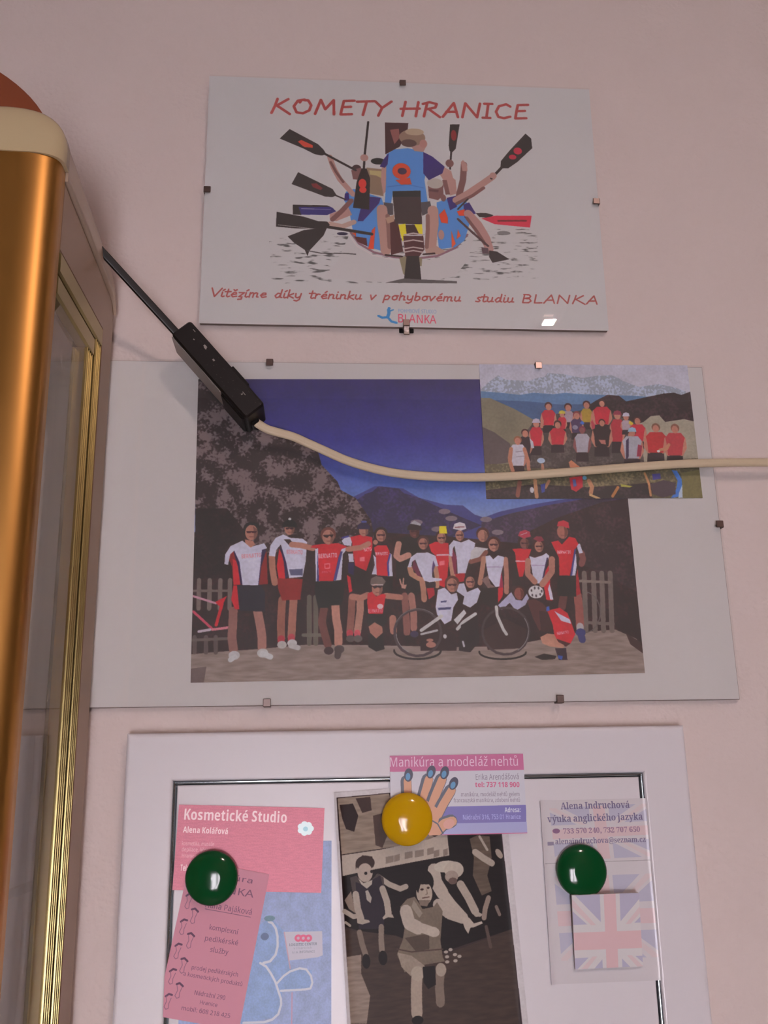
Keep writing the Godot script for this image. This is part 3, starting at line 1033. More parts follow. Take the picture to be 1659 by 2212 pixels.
# ------------------------------------------------------------ what is printed, in tenths of a millimetre from the top left corner
func draw_poster(a: Dictionary) -> void:
	_fill(a,[223,223,223],0)
	_p(a,[223,223,223],[476,1366,1053,1313,1118,1392,1547,1453,1542,1711,502,1736],4)
	_p(a,[223,223,223],[1142,1373,1968,1257,2453,1243,2446,1658,1140,1717],4)
	_p(a,[222,220,220],[1064,1317,1125,1422,1242,1494,1377,1521,1512,1532,1682,1513,1837,1441,1934,1331,1949,1292,1975,1337,1920,1522,1831,1637,1677,1689,1474,1713,1206,1705,873,1683,973,1546])
	_s(a,[160,116,131],17,[1068,1309,1128,1399,1236,1468,1377,1502,1529,1513,1699,1486,1838,1414,1928,1304])
	_s(a,[237,226,226],7,[1054,1329,1114,1422,1229,1491,1377,1525])
	_p(a,[87,156,233],[1034,971,1093,946,1298,1015,1317,1090,1306,1460,1183,1419,1092,1341,1053,1105,1021,1046])
	_p(a,[57,29,126],[1186,1004,1292,1015,1278,1061,1158,1214,1119,1215,1146,1095])
	_p(a,[57,29,126],[1027,986,1054,978,1060,1045,1021,1046])
	_p(a,[160,135,108],[1188,760,1308,771,1312,1000,1206,980])
	_p(a,[201,186,126],[1208,782,1301,787,1300,848,1260,826,1214,820])
	_e(a,[32,24,24],1275,703,54,28,0)
	_e(a,[71,39,39],1114,770,35,31,0)
	_p(a,[139,92,89],[1074,787,1148,761,1147,868,1087,863])
	_p(a,[249,78,34],[1223,1286,1249,1256,1235,1440,1195,1441])
	_p(a,[102,24,34],[1092,1341,1183,1353,1189,1419,1118,1385])
	_p(a,[242,92,34],[1079,1312,1108,1311,1108,1348])
	_s(a,[201,156,146],40,[914,677,941,768,988,866,1047,940,1087,992])
	_s(a,[139,92,89],20,[921,723,961,806,1014,888])
	_s(a,[50,34,34],17,[881,655,1107,786])
	_p(a,[50,34,34],[540,532,612,447,827,572,867,617,888,655,854,668,801,658,721,614])
	_p(a,[236,78,53],[674,554,700,538,787,581,787,604,721,599])
	_s(a,[50,34,34],11,[955,1003,1027,1035])
	_p(a,[50,34,34],[633,919,680,817,882,923,935,951,965,1003,935,1019,882,1017])
	_p(a,[146,46,46],[776,911,816,906,862,946,849,965,790,941])
	_p(a,[53,39,132],[644,1092,896,1091,935,1109,961,1138,896,1170,645,1173])
	_p(a,[50,34,34],[644,1092,896,1091,922,1102,686,1109,707,1175,645,1173])
	_s(a,[174,168,212],4,[706,1123,922,1124])
	_p(a,[201,156,146],[916,1162,968,1138,1053,1105,1079,1164,961,1220,916,1199])
	_s(a,[139,92,89],37,[1073,1045,1007,1129,935,1206])
	_s(a,[208,175,161],39,[916,1243,1007,1263,1092,1223])
	_s(a,[50,34,34],23,[883,1266,1223,1319])
	_p(a,[50,34,34],[527,1155,726,1190,831,1224,896,1225,916,1251,883,1288,662,1287,525,1277])
	_s(a,[174,168,165],6,[539,1262,682,1276,818,1290])
	_p(a,[50,34,34],[610,1355,727,1300,896,1273,870,1340,768,1467,755,1511,735,1461,657,1405])
	_e(a,[43,29,75],1007,1322,39,13,0)
	_s(a,[87,82,82],8,[755,1467,858,1486,1026,1482,1104,1487])
	_s(a,[50,34,34],16,[1204,362,1175,652])
	_s(a,[50,34,34],16,[1175,652,1167,791])
	_e(a,[201,156,146],1172,676,30,30,0)
	_p(a,[46,24,24],[1151,769,1188,768,1214,851,1205,1116,1086,1104,1114,885])
	_e(a,[240,60,44],1157,898,30,41,0)
	_e(a,[240,60,44],1160,951,27,27,0)
	_p(a,[87,156,233],[1708,1040,1810,999,1934,1033,1972,1126,1906,1352,1838,1409,1714,1431,1702,1265])
	_p(a,[57,29,126],[1908,1053,1951,1032,1998,1125,1913,1165])
	_p(a,[57,29,126],[1784,1000,1860,978,1857,1073,1806,1103])
	_p(a,[139,92,89],[1645,890,1763,867,1760,982,1717,1021,1651,1004])
	_e(a,[201,194,183],1700,879,61,44,0)
	_p(a,[110,66,66],[1648,928,1728,935,1719,954,1652,947])
	_e(a,[146,95,92],1759,1001,20,30,0)
	_p(a,[201,156,146],[1815,808,1856,845,1861,959,1810,980])
	_p(a,[249,78,34],[1722,1143,1765,1095,1788,1169,1786,1216,1737,1208])
	_p(a,[249,78,34],[1856,1111,1915,1090,1922,1146,1872,1148])
	_p(a,[255,100,46],[1809,1271,1839,1381,1809,1419])
	_p(a,[255,100,46],[1859,1260,1878,1316,1848,1344])
	_e(a,[201,156,146],1734,1310,22,41,0)
	_s(a,[139,92,89],48,[1924,708,1911,843,1877,978])
	_p(a,[201,156,146],[1900,689,1917,669,1946,707,1948,765,1910,766])
	_s(a,[201,156,146],52,[1851,1017,1945,957,2049,877,2137,807])
	_s(a,[139,92,89],25,[1858,1045,1978,975,2065,905])
	_s(a,[50,34,34],12,[1865,1092,1943,1004])
	_s(a,[50,34,34],20,[2128,821,2208,727])
	_e(a,[201,156,146],2142,797,27,27,0)
	_p(a,[50,34,34],[2408,420,2449,463,2453,547,2330,674,2259,730,2200,732,2207,669,2275,578])
	_e(a,[215,34,71],2340,576,33,31,0)
	_e(a,[215,34,71],2298,631,29,22,0)
	_s(a,[50,34,34],14,[1831,594,1817,750])
	_p(a,[50,34,34],[1829,360,1902,357,1865,573,1839,604,1818,595,1813,546])
	_e(a,[160,34,34],1854,456,22,48,0)
	_e(a,[139,92,89],1815,702,31,34,0)
	_p(a,[50,34,34],[1998,1121,2073,1118,2131,1135,2097,1160,2022,1153])
	_p(a,[231,39,78],[2038,1166,2139,1140,2417,1132,2399,1231,2136,1210])
	_s(a,[124,24,34],13,[2163,1182,2373,1175])
	_s(a,[201,153,146],65,[1939,1127,2011,1219,2065,1329,2086,1421])
	_s(a,[139,92,89],25,[1929,1165,2000,1275,2054,1375])
	_s(a,[87,57,57],17,[1862,1176,1967,1285,2078,1393])
	_p(a,[50,34,34],[2085,1430,2143,1438,2231,1499,2106,1530,2083,1485])
	_p(a,[102,75,85],[2028,1404,2078,1412,2084,1457,2034,1459])
	_e(a,[139,138,138],2200,1283,50,17,0)
	_p(a,[74,24,29],[1330,362,1509,360,1503,420,1441,569,1331,641])
	_p(a,[160,95,89],[1368,425,1436,412,1443,491,1400,551])
	_p(a,[201,156,146],[1305,710,1338,728,1331,957,1310,986,1295,863])
	_p(a,[201,156,146],[1750,723,1825,769,1840,845,1810,970,1777,962,1764,848,1732,791])
	_p(a,[139,92,89],[1755,848,1789,847,1810,970,1777,972])
	_p(a,[87,156,233],[1339,641,1399,595,1500,582,1618,602,1650,698,1621,853,1641,1042,1583,1044,1560,950,1385,956,1367,1060,1321,1057,1332,900])
	_p(a,[57,29,126],[1313,690,1356,630,1346,728,1325,757,1288,749])
	_p(a,[57,29,126],[1618,611,1685,648,1776,732,1757,791,1654,852,1614,795])
	_s(a,[71,131,212],7,[1344,919,1494,895,1611,920])
	_e(a,[229,78,39],1450,782,69,69,0)
	_e(a,[71,44,75],1455,782,34,29,0)
	_p(a,[229,78,39],[1403,860,1512,837,1524,894,1444,897])
	_p(a,[201,156,146],[1485,499,1621,504,1645,552,1618,611,1551,604])
	_e(a,[163,135,114],1536,487,100,71,0)
	_e(a,[201,180,150],1554,437,72,31,0)
	_e(a,[110,78,71],1510,537,59,34,0)
	_e(a,[201,146,135],1620,538,29,37,0)
	_p(a,[93,85,92],[1313,1052,1383,1059,1382,1153,1316,1165])
	_p(a,[93,85,92],[1583,1044,1658,1032,1673,1116,1597,1156])
	_s(a,[204,161,147],79,[1300,1109,1303,1230,1318,1350,1324,1450])
	_s(a,[157,114,105],33,[1341,1164,1347,1275,1353,1422])
	_s(a,[204,161,147],80,[1677,1107,1678,1219,1663,1322,1652,1441])
	_s(a,[157,114,105],30,[1638,1155,1636,1267,1624,1415])
	_p(a,[90,34,34],[1357,1182,1414,1199,1451,1456,1361,1486])
	_p(a,[201,165,138],[1324,1183,1390,1153,1389,1209,1340,1229])
	_p(a,[201,165,150],[1623,1433,1698,1404,1763,1448,1713,1472,1614,1474])
	_s(a,[53,24,24],13,[1320,1487,1442,1497])
	_s(a,[53,24,24],13,[1598,1475,1680,1464])
	_p(a,[71,48,48],[1380,984,1393,955,1560,945,1589,978,1595,1231,1397,1227])
	_p(a,[32,24,24],[1381,956,1589,944,1588,996,1380,1003])
	_p(a,[71,24,24],[1463,1235,1554,1232,1585,1315,1453,1318])
	_p(a,[255,243,39],[1418,1236,1472,1225,1478,1308,1448,1374])
	_p(a,[255,243,39],[1537,1228,1594,1226,1597,1323,1569,1306])
	_p(a,[90,34,39],[1453,1327,1601,1323,1607,1434,1564,1499,1466,1501])
	_s(a,[212,197,191],12,[1462,1318,1528,1303,1597,1314])
	_s(a,[212,197,191],11,[1461,1373,1527,1359,1596,1370])
	_s(a,[212,197,191],11,[1459,1433,1525,1418,1595,1429])
	_s(a,[212,197,191],11,[1459,1460,1525,1446,1594,1457])
	_p(a,[157,147,114],[1421,1511,1467,1492,1482,1528,1464,1655,1448,1637])
	_p(a,[157,147,114],[1564,1499,1589,1507,1583,1571,1567,1571])
	_p(a,[41,24,24],[1475,1492,1565,1489,1580,1706,1450,1709])
	_p(a,[102,95,95],[1317,1712,1455,1673,1581,1679,1837,1686,1837,1704])
	_hand(a,[190,71,68],"KOMETY HRANICE",474,310,2456,286,1)
	_hand(a,[193,89,85],"Vítězíme díky tréninku v pohybovému  studiu BLANKA",74,1849,2881,1848,0)
	_s(a,[57,153,223],17,[1264,1975,1290,1989,1330,1984,1356,2017,1392,2027])
	_s(a,[57,153,223],23,[1330,1984,1340,1951,1337,1926])
	_e(a,[57,153,223],1341,1915,11,11,0)
	_s(a,[57,153,223],10,[1337,1941,1371,1925])
	_t(a,[143,180,226],"POHYBOVÉ STUDIO","sans",1407,1946,1680,1948,40)
	_t(a,[245,82,117],"BLANKA","sans",1405,2023,1678,2028,90)

func draw_group_photo(a: Dictionary) -> void:
	_grad(a,[51,38,105],[55,55,158],-102,450)
	_grad(a,[55,55,158],[98,132,212],450,849)
	_grad(a,[98,132,212],[143,172,229],849,1011)
	_grad(a,[143,172,229],[143,172,229],1011,2179)
	_p(a,[68,73,149],[1046,863,1205,783,1394,800,1502,867,1674,917,1800,925,1879,991,1939,1011,2052,970,2279,922,2572,875,2983,829,3050,1288,1039,1263],6)
	_p(a,[58,47,102],[1077,880,1134,841,1188,822,1230,783,1368,803,1402,836,1502,867,1610,923,1750,990,1920,1066,1473,1237,1039,1263],2)
	_p(a,[77,59,93],[1921,1043,2115,987,2375,930,2636,886,2981,846,2986,1915,2326,1595,1908,1274],2)
	_p(a,[65,38,47],[2168,1149,2432,1022,2764,910,2978,879,2986,1915,2077,1591],2)
	_p(a,[55,23,28],[-27,1093,1228,1107,1727,1144,2354,1216,3021,1574,2986,1915,-6,1917],2)
	_p(a,[65,38,43],[-22,-59,139,-21,291,153,453,337,647,411,818,521,845,629,951,749,973,809,1074,868,1172,1022,1192,1149,934,1204,10,1272],1)
	_p(a,[47,23,28],[2,929,212,931,302,1048,402,1193,404,1412,13,1406],2)
	_e(a,[140,126,141],1672,966,41,19,0)
	_e(a,[140,126,141],1717,1015,41,19,0)
	_e(a,[140,126,141],1954,1024,41,19,0)
	_e(a,[140,126,141],1480,1039,41,19,0)
	_e(a,[140,126,141],1619,1089,41,19,0)
	_e(a,[140,126,141],2028,1115,41,19,0)
	_p(a,[157,141,132],[-24,1899,167,1885,432,1872,729,1851,1028,1857,1329,1868,1753,1885,2059,1882,2528,1802,2779,1788,2914,1852,2960,1920,2967,2102,-18,2098],3)
	_p(a,[115,96,93],[-4,1990,98,1978,83,2080,-10,2086])
	_p(a,[68,38,38],[2846,1814,2943,1877,2951,1951,2870,1888])
	_s(a,[132,117,111],29,[38,1415,39,1604])
	_s(a,[132,117,111],29,[107,1416,107,1605])
	_s(a,[132,117,111],29,[176,1417,175,1606])
	_s(a,[132,117,111],29,[239,1418,238,1607])
	_s(a,[104,86,83],29,[18,1789,20,1885])
	_s(a,[104,86,83],29,[91,1790,93,1887])
	_s(a,[104,86,83],29,[153,1791,155,1888])
	_s(a,[127,111,105],17,[-1,1487,222,1488])
	_s(a,[115,99,93],19,[-2,1808,227,1802])
	_s(a,[221,164,185],15,[-5,1519,151,1571])
	_p(a,[223,23,47],[146,1561,223,1522,185,1596,161,1581])
	_s(a,[223,23,47],21,[190,1576,154,1713])
	_s(a,[214,73,105],17,[7,1623,125,1733])
	_s(a,[218,206,220],18,[44,1753,116,1742])
	_s(a,[227,135,152],17,[130,1742,236,1730])
	_s(a,[124,111,105],35,[2599,1404,2579,1791])
	_s(a,[124,111,105],35,[2662,1405,2641,1792])
	_s(a,[124,111,105],35,[2719,1406,2697,1793])
	_s(a,[124,111,105],35,[2777,1406,2754,1794])
	_s(a,[140,129,120],19,[2557,1457,2771,1470])
	_s(a,[121,108,102],22,[2596,1739,2767,1751])
	_s(a,[110,102,89],33,[755,1539,753,1842])
	_s(a,[110,102,89],33,[797,1540,795,1843])
	_s(a,[121,114,102],24,[714,1788,849,1790])
	_s(a,[157,108,99],58,[263,1622,260,1725,256,1793,267,1871])
	_e(a,[205,206,209],272,1910,36,29,0)
	_s(a,[178,126,114],58,[419,1625,439,1728,449,1797,449,1860])
	_e(a,[207,209,209],454,1899,36,29,0)
	_s(a,[214,218,220],33,[249,1938,277,1919])
	_s(a,[214,218,220],37,[454,1903,503,1924])
	_p(a,[31,23,43],[290,1449,437,1451,467,1501,467,1630,302,1623,287,1548])
	_p(a,[223,23,47],[261,1453,285,1454,302,1613,273,1612,248,1548])
	_p(a,[154,23,28],[219,1256,258,1226,475,1229,486,1451,261,1453,249,1327])
	_p(a,[223,23,47],[254,1277,288,1298,310,1449,261,1451])
	_p(a,[47,28,89],[258,1226,287,1226,324,1449,307,1451,289,1328])
	_p(a,[47,28,89],[445,1208,475,1218,441,1330,427,1451,413,1450])
	_p(a,[223,226,248],[200,1312,204,1246,238,1190,316,1153,366,1197,406,1187,460,1172,480,1208,445,1218,436,1320,422,1456,320,1454,298,1298,263,1221,238,1246,225,1317])
	_t(a,[231,158,181],"BERNATTO","sansb",313,1275,441,1266,39)
	_p(a,[194,135,117],[331,1145,386,1156,401,1182,371,1202,336,1171])
	_e(a,[31,23,23],375,1081,55,56,0)
	_e(a,[194,135,117],375,1099,42,54,0)
	_p(a,[138,93,79],[384,1054,414,1079,414,1125,390,1150,392,1099])
	_p(a,[71,28,38],[341,1089,412,1089,402,1103,382,1103,375,1097,365,1103,348,1103])
	_p(a,[154,93,83],[358,1124,392,1125,385,1132,366,1132])
	_p(a,[21,23,23],[335,1068,360,1045,414,1053,435,1069,414,1032,350,1032])
	_s(a,[167,105,86],51,[579,1553,570,1701,572,1809])
	_s(a,[194,55,69],46,[572,1809,572,1828])
	_e(a,[197,195,192],577,1848,31,25,0)
	_s(a,[181,120,102],52,[653,1554,643,1702,638,1800])
	_s(a,[207,73,89],46,[638,1800,638,1820])
	_e(a,[214,215,215],643,1839,32,25,0)
	_s(a,[207,206,206],34,[633,1854,681,1869])
	_p(a,[157,23,23],[540,1412,671,1414,713,1420,697,1555,579,1558,555,1493])
	_s(a,[191,132,111],42,[510,1255,515,1351,530,1442])
	_p(a,[223,23,47],[559,1209,599,1302,599,1413,555,1412,542,1331])
	_p(a,[47,28,89],[559,1184,599,1251,619,1403,599,1413,589,1301])
	_p(a,[223,226,248],[490,1259,500,1188,534,1137,584,1114,634,1138,714,1144,744,1170,733,1303,713,1404,624,1411,604,1302,569,1184,540,1219,532,1265])
	_p(a,[95,96,135],[624,1353,713,1349,713,1394,634,1393])
	_t(a,[229,149,175],"BERNATTO","sansb",607,1246,713,1252,38)
	_e(a,[194,135,117],627,1076,34,44,0)
	_p(a,[138,93,79],[635,1039,659,1060,659,1097,639,1117,641,1076])
	_p(a,[71,28,38],[599,1067,657,1068,649,1079,633,1079,627,1074,619,1079,605,1079])
	_p(a,[21,23,23],[577,1063,583,1034,611,1013,647,1014,673,1039,677,1066])
	_p(a,[154,93,83],[613,1097,641,1097,635,1103,619,1103])
	_e(a,[218,220,220],629,1008,11,9,0)
	_p(a,[51,23,23],[589,1148,629,1148,671,1200,634,1200])
	_s(a,[121,69,62],51,[851,1617,836,1706,854,1785,873,1853])
	_e(a,[62,33,38],878,1892,31,25,0)
	_s(a,[202,147,129],54,[925,1593,929,1683,943,1767,941,1845])
	_e(a,[87,73,73],946,1884,33,27,0)
	_s(a,[77,62,62],42,[941,1889,935,1927])
	_p(a,[25,23,23],[794,1431,948,1433,987,1459,975,1559,960,1594,886,1597,881,1612,812,1611,793,1516])
	_s(a,[194,135,117],38,[781,1212,701,1190,641,1184])
	_s(a,[194,135,117],38,[1016,1220,1101,1210,1152,1185])
	_p(a,[223,226,248],[796,1217,821,1207,824,1436,799,1436])
	_p(a,[223,226,248],[966,1209,1016,1209,980,1255,967,1428,918,1433])
	_p(a,[71,69,149],[961,1234,978,1235,933,1428,913,1432])
	_p(a,[71,69,149],[813,1222,819,1436,806,1436])
	_p(a,[223,23,47],[766,1206,781,1191,841,1182,951,1178,1011,1204,971,1219,950,1275,913,1435,819,1434,816,1212])
	_t(a,[247,220,232],"BERNATTO","sansb",820,1281,942,1275,43)
	_p(a,[242,120,135],[855,1315,895,1313,894,1351,857,1353])
	_p(a,[223,23,47],[862,1324,887,1323,887,1343,863,1345])
	_t(a,[242,149,161],"BERNATTO","sans",839,1381,901,1379,20)
	_e(a,[121,66,55],884,1119,52,53,0)
	_e(a,[194,135,117],884,1136,40,51,0)
	_p(a,[138,93,79],[894,1093,921,1117,921,1160,897,1183,900,1136])
	_p(a,[154,93,83],[868,1159,900,1160,893,1167,875,1166])
	_p(a,[51,23,28],[847,1122,922,1118,907,1139,892,1126,877,1141,859,1135])
	_s(a,[154,99,86],47,[1035,1550,1028,1659,1016,1778])
	_s(a,[214,73,89],42,[1016,1778,1016,1797])
	_e(a,[98,86,83],1020,1817,29,23,0)
	_s(a,[194,144,126],48,[1089,1551,1087,1636,1065,1779])
	_s(a,[218,89,105],42,[1065,1779,1065,1798])
	_e(a,[107,96,93],1069,1818,29,23,0)
	_p(a,[40,23,23],[1013,1398,1148,1360,1155,1512,1045,1515])
	_p(a,[223,23,47],[1003,1393,1027,1409,1038,1505,1016,1515])
	_p(a,[223,226,248],[972,1163,1002,1132,1047,1143,1036,1199,991,1194])
	_s(a,[71,69,161],12,[977,1142,1017,1132])
	_p(a,[223,226,248],[1015,1251,1048,1251,1052,1307,1019,1307])
	_p(a,[47,28,89],[1014,1312,1054,1312,1050,1399,1013,1383])
	_p(a,[223,23,47],[1032,1137,1093,1122,1179,1139,1177,1206,1165,1278,1133,1370,1059,1333,1046,1236,1042,1174])
	_s(a,[194,135,117],38,[1016,1220,1101,1210,1152,1185])
	_p(a,[247,127,142],[1090,1277,1125,1272,1124,1303,1092,1305])
	_t(a,[254,227,237],"NATTO","sansb",1121,1239,1171,1234,35)
	_e(a,[194,135,117],1121,1094,31,40,0)
	_p(a,[138,93,79],[1129,1060,1151,1079,1150,1113,1132,1132,1134,1094])
	_p(a,[44,28,73],[1076,1082,1082,1056,1108,1038,1141,1038,1164,1061,1167,1085])
	_p(a,[154,93,83],[1108,1113,1134,1113,1128,1119,1114,1118])
	_e(a,[81,93,178],1125,1032,20,8,0)
	_p(a,[31,23,23],[1197,1401,1307,1408,1304,1514,1195,1487])
	_p(a,[223,226,248],[1277,1238,1306,1259,1307,1408,1272,1407])
	_p(a,[223,226,248],[1181,1258,1200,1279,1207,1396,1167,1395,1189,1330])
	_p(a,[223,23,47],[1187,1211,1212,1196,1273,1197,1292,1239,1277,1407,1202,1401,1200,1279])
	_s(a,[71,69,161],11,[1294,1259,1277,1320,1280,1402])
	_t(a,[254,227,237],"BERNATTO","sansb",1196,1266,1279,1264,32)
	_e(a,[40,23,23],1237,1115,44,45,0)
	_e(a,[194,135,117],1237,1129,34,43,0)
	_p(a,[138,93,79],[1246,1093,1269,1113,1268,1150,1248,1170,1251,1129])
	_p(a,[71,28,38],[1209,1121,1267,1121,1258,1133,1243,1132,1237,1127,1229,1132,1215,1132])
	_p(a,[154,93,83],[1223,1149,1250,1150,1244,1156,1228,1155])
	_e(a,[194,135,117],1198,1175,17,17,0)
	_p(a,[31,23,23],[1334,1177,1391,1141,1482,1137,1506,1169,1488,1517,1426,1566,1332,1413])
	_s(a,[205,152,135],42,[1354,1188,1336,1270,1360,1291,1417,1266])
	_e(a,[113,62,59],1463,1106,34,44,0)
	_p(a,[76,30,26],[1472,1069,1495,1090,1494,1126,1473,1146,1477,1106])
	_p(a,[71,28,38],[1435,1097,1493,1098,1485,1109,1469,1109,1463,1104,1455,1109,1441,1109])
	_p(a,[40,23,28],[1414,1093,1421,1064,1449,1044,1485,1045,1510,1069,1513,1096])
	_p(a,[154,93,83],[1448,1126,1476,1126,1470,1132,1454,1132])
	_p(a,[194,195,206],[1434,1048,1466,1027,1511,1054,1505,1064])
	_s(a,[154,99,89],45,[1382,1540,1388,1665,1389,1784])
	_e(a,[40,23,23],1393,1824,28,22,0)
	_s(a,[181,126,114],45,[1427,1541,1438,1666,1435,1756])
	_e(a,[68,55,89],1438,1795,28,22,0)
	_p(a,[207,158,141],[1356,1439,1370,1464,1400,1465,1389,1495,1364,1489])
	_s(a,[207,158,141],10,[1362,1464,1354,1429])
	_s(a,[207,158,141],10,[1375,1464,1379,1424])
	_p(a,[223,23,47],[1556,1195,1603,1175,1689,1186,1689,1285,1673,1418,1650,1489,1601,1468,1599,1273,1569,1242])
	_p(a,[247,120,135],[1622,1310,1658,1305,1657,1336,1621,1340])
	_s(a,[247,220,232],11,[1609,1268,1685,1267])
	_e(a,[58,23,23],1645,1139,40,41,0)
	_e(a,[194,135,117],1644,1152,31,39,0)
	_p(a,[138,93,79],[1653,1119,1674,1138,1672,1170,1654,1188,1657,1152])
	_p(a,[71,28,38],[1620,1144,1672,1145,1664,1155,1650,1155,1644,1150,1637,1155,1625,1155])
	_p(a,[154,93,83],[1631,1170,1656,1170,1651,1176,1636,1176])
	_p(a,[247,234,33],[1629,1102,1633,1068,1679,1066,1684,1121,1631,1118])
	_s(a,[205,152,129],41,[1705,1280,1707,1347,1714,1408])
	_p(a,[194,23,43],[1725,1398,1791,1394,1793,1450,1732,1454])
	_p(a,[140,23,73],[1718,1223,1740,1285,1735,1398,1720,1398,1705,1275])
	_p(a,[223,226,248],[1690,1274,1693,1202,1725,1166,1776,1182,1828,1162,1872,1188,1859,1245,1820,1317,1796,1394,1742,1396,1740,1285,1729,1207,1717,1228,1712,1280])
	_e(a,[194,135,117],1768,1135,29,37,0)
	_p(a,[138,93,79],[1776,1104,1795,1122,1794,1153,1776,1170,1780,1135])
	_p(a,[71,28,38],[1744,1128,1793,1128,1786,1138,1773,1138,1768,1133,1761,1138,1749,1138])
	_p(a,[154,93,83],[1755,1152,1779,1152,1773,1157,1760,1157])
	_p(a,[234,232,237],[1724,1087,1736,1053,1772,1041,1808,1052,1816,1088,1780,1101])
	_s(a,[140,73,83],6,[1740,1077,1801,1075])
	_p(a,[218,220,226],[1839,1245,1871,1214,1957,1226,1946,1246,1893,1287,1866,1308,1831,1307])
	_e(a,[84,38,38],1925,1125,44,45,0)
	_e(a,[194,135,117],1924,1139,34,43,0)
	_p(a,[138,93,79],[1934,1104,1956,1124,1954,1160,1933,1179,1937,1139])
	_p(a,[154,93,83],[1909,1159,1936,1159,1930,1165,1915,1165])
	_s(a,[143,86,73],30,[1835,1317,1902,1298,1941,1252])
	_s(a,[205,152,123],37,[1424,1353,1432,1394,1482,1425])
	_s(a,[205,152,123],32,[1595,1355,1603,1417,1600,1478])
	_p(a,[44,23,33],[1516,1446,1591,1452,1590,1488,1529,1492])
	_p(a,[194,23,51],[1529,1492,1580,1488,1583,1538,1541,1568])
	_s(a,[194,141,117],38,[1501,1436,1509,1507,1511,1567])
	_p(a,[113,23,66],[1451,1287,1484,1364,1497,1415,1472,1405,1439,1353])
	_p(a,[84,55,120],[1583,1283,1602,1314,1573,1396,1564,1365])
	_p(a,[223,226,248],[1409,1348,1431,1281,1473,1251,1549,1249,1599,1273,1616,1345,1596,1345,1582,1304,1570,1365,1572,1421,1632,1427,1637,1440,1551,1452,1516,1441,1484,1364,1461,1297,1440,1312,1434,1348])
	_e(a,[84,43,43],1519,1176,41,42,0)
	_e(a,[194,135,117],1518,1189,31,40,0)
	_p(a,[138,93,79],[1527,1156,1548,1175,1547,1208,1528,1227,1531,1190])
	_p(a,[71,28,38],[1493,1182,1546,1182,1538,1193,1524,1193,1518,1188,1511,1192,1498,1192])
	_p(a,[154,93,83],[1505,1208,1530,1208,1525,1214,1510,1214])
	_s(a,[194,141,117],33,[1923,1293,1909,1370,1888,1462])
	_s(a,[191,135,117],33,[2072,1302,2070,1414,2063,1525])
	_s(a,[194,141,117],26,[1918,1300,1903,1385,1889,1459])
	_p(a,[40,23,23],[1892,1491,2007,1493,2022,1598,1958,1628,1892,1596])
	_p(a,[223,23,47],[2007,1498,2044,1493,2035,1556,2001,1598])
	_p(a,[167,23,73],[2037,1344,2044,1493,2012,1498])
	_p(a,[223,226,248],[1935,1279,1967,1274,1987,1301,2020,1274,2062,1286,2053,1344,2034,1403,2018,1487,1992,1492,1948,1428,1937,1343])
	_s(a,[194,178,220],7,[1942,1354,2047,1355])
	_e(a,[74,23,23],1996,1190,45,46,0)
	_e(a,[194,135,117],1995,1204,35,44,0)
	_p(a,[138,93,79],[2006,1167,2029,1188,2026,1225,2005,1245,2009,1204])
	_p(a,[71,28,38],[1968,1195,2026,1196,2017,1207,2001,1207,1995,1202,1987,1207,1973,1207])
	_p(a,[154,93,83],[1980,1224,2008,1225,2002,1231,1986,1230])
	_p(a,[140,111,108],[1900,1438,1944,1412,1961,1471,1992,1492,1939,1497])
	_p(a,[223,23,47],[2119,1232,2167,1228,2252,1234,2227,1293,2208,1336,2181,1421,2154,1426,2140,1313,2138,1260])
	_p(a,[40,23,23],[2139,1324,2154,1420,2171,1495,2108,1483,2107,1334])
	_e(a,[140,86,80],2206,1196,30,39,0)
	_p(a,[97,53,47],[2216,1163,2236,1182,2233,1214,2215,1231,2219,1196])
	_p(a,[71,28,38],[2182,1188,2233,1189,2226,1199,2212,1198,2207,1194,2199,1198,2187,1198])
	_p(a,[154,93,83],[2193,1213,2218,1214,2212,1219,2198,1219])
	_p(a,[194,55,83],[2165,1141,2180,1111,2218,1099,2249,1114,2253,1147,2203,1160])
	_s(a,[227,192,206],5,[2184,1136,2228,1120])
	_s(a,[240,206,218],8,[2140,1316,2209,1317])
	_p(a,[223,23,47],[2325,1401,2367,1338,2362,1477,2370,1588,2328,1582,2318,1497])
	_p(a,[223,226,248],[2357,1471,2369,1530,2376,1582,2354,1582,2344,1508])
	_p(a,[223,226,248],[2233,1282,2269,1294,2324,1278,2351,1262,2371,1284,2346,1338,2324,1423,2310,1470,2252,1470,2243,1363])
	_p(a,[47,28,89],[2352,1295,2362,1295,2323,1433,2312,1433])
	_s(a,[194,135,117],39,[2222,1314,2214,1405,2258,1459])
	_s(a,[194,135,117],43,[2386,1306,2379,1392,2309,1476])
	_s(a,[194,178,220],7,[2249,1347,2335,1348])
	_e(a,[68,23,23],2305,1206,40,41,0)
	_e(a,[194,135,117],2304,1218,30,39,0)
	_p(a,[138,93,79],[2313,1186,2333,1204,2331,1237,2312,1254,2316,1219])
	_p(a,[71,28,38],[2280,1211,2331,1212,2323,1221,2309,1221,2304,1217,2297,1221,2284,1221])
	_p(a,[154,93,83],[2290,1236,2315,1236,2309,1242,2295,1241])
	_p(a,[157,43,69],[2267,1164,2290,1145,2328,1148,2342,1175,2309,1186])
	_s(a,[138,80,76],43,[2592,1265,2600,1308,2586,1341])
	_s(a,[113,62,59],53,[2446,1562,2430,1631])
	_s(a,[170,96,86],55,[2542,1553,2545,1648,2541,1763])
	_s(a,[194,192,195],49,[2541,1763,2539,1784])
	_e(a,[55,62,129],2542,1804,34,27,0)
	_s(a,[58,62,129],47,[2542,1815,2549,1851])
	_p(a,[31,23,23],[2425,1419,2542,1420,2541,1500,2531,1564,2404,1557,2412,1445])
	_p(a,[189,23,43],[2542,1420,2557,1373,2560,1463,2564,1543,2531,1558])
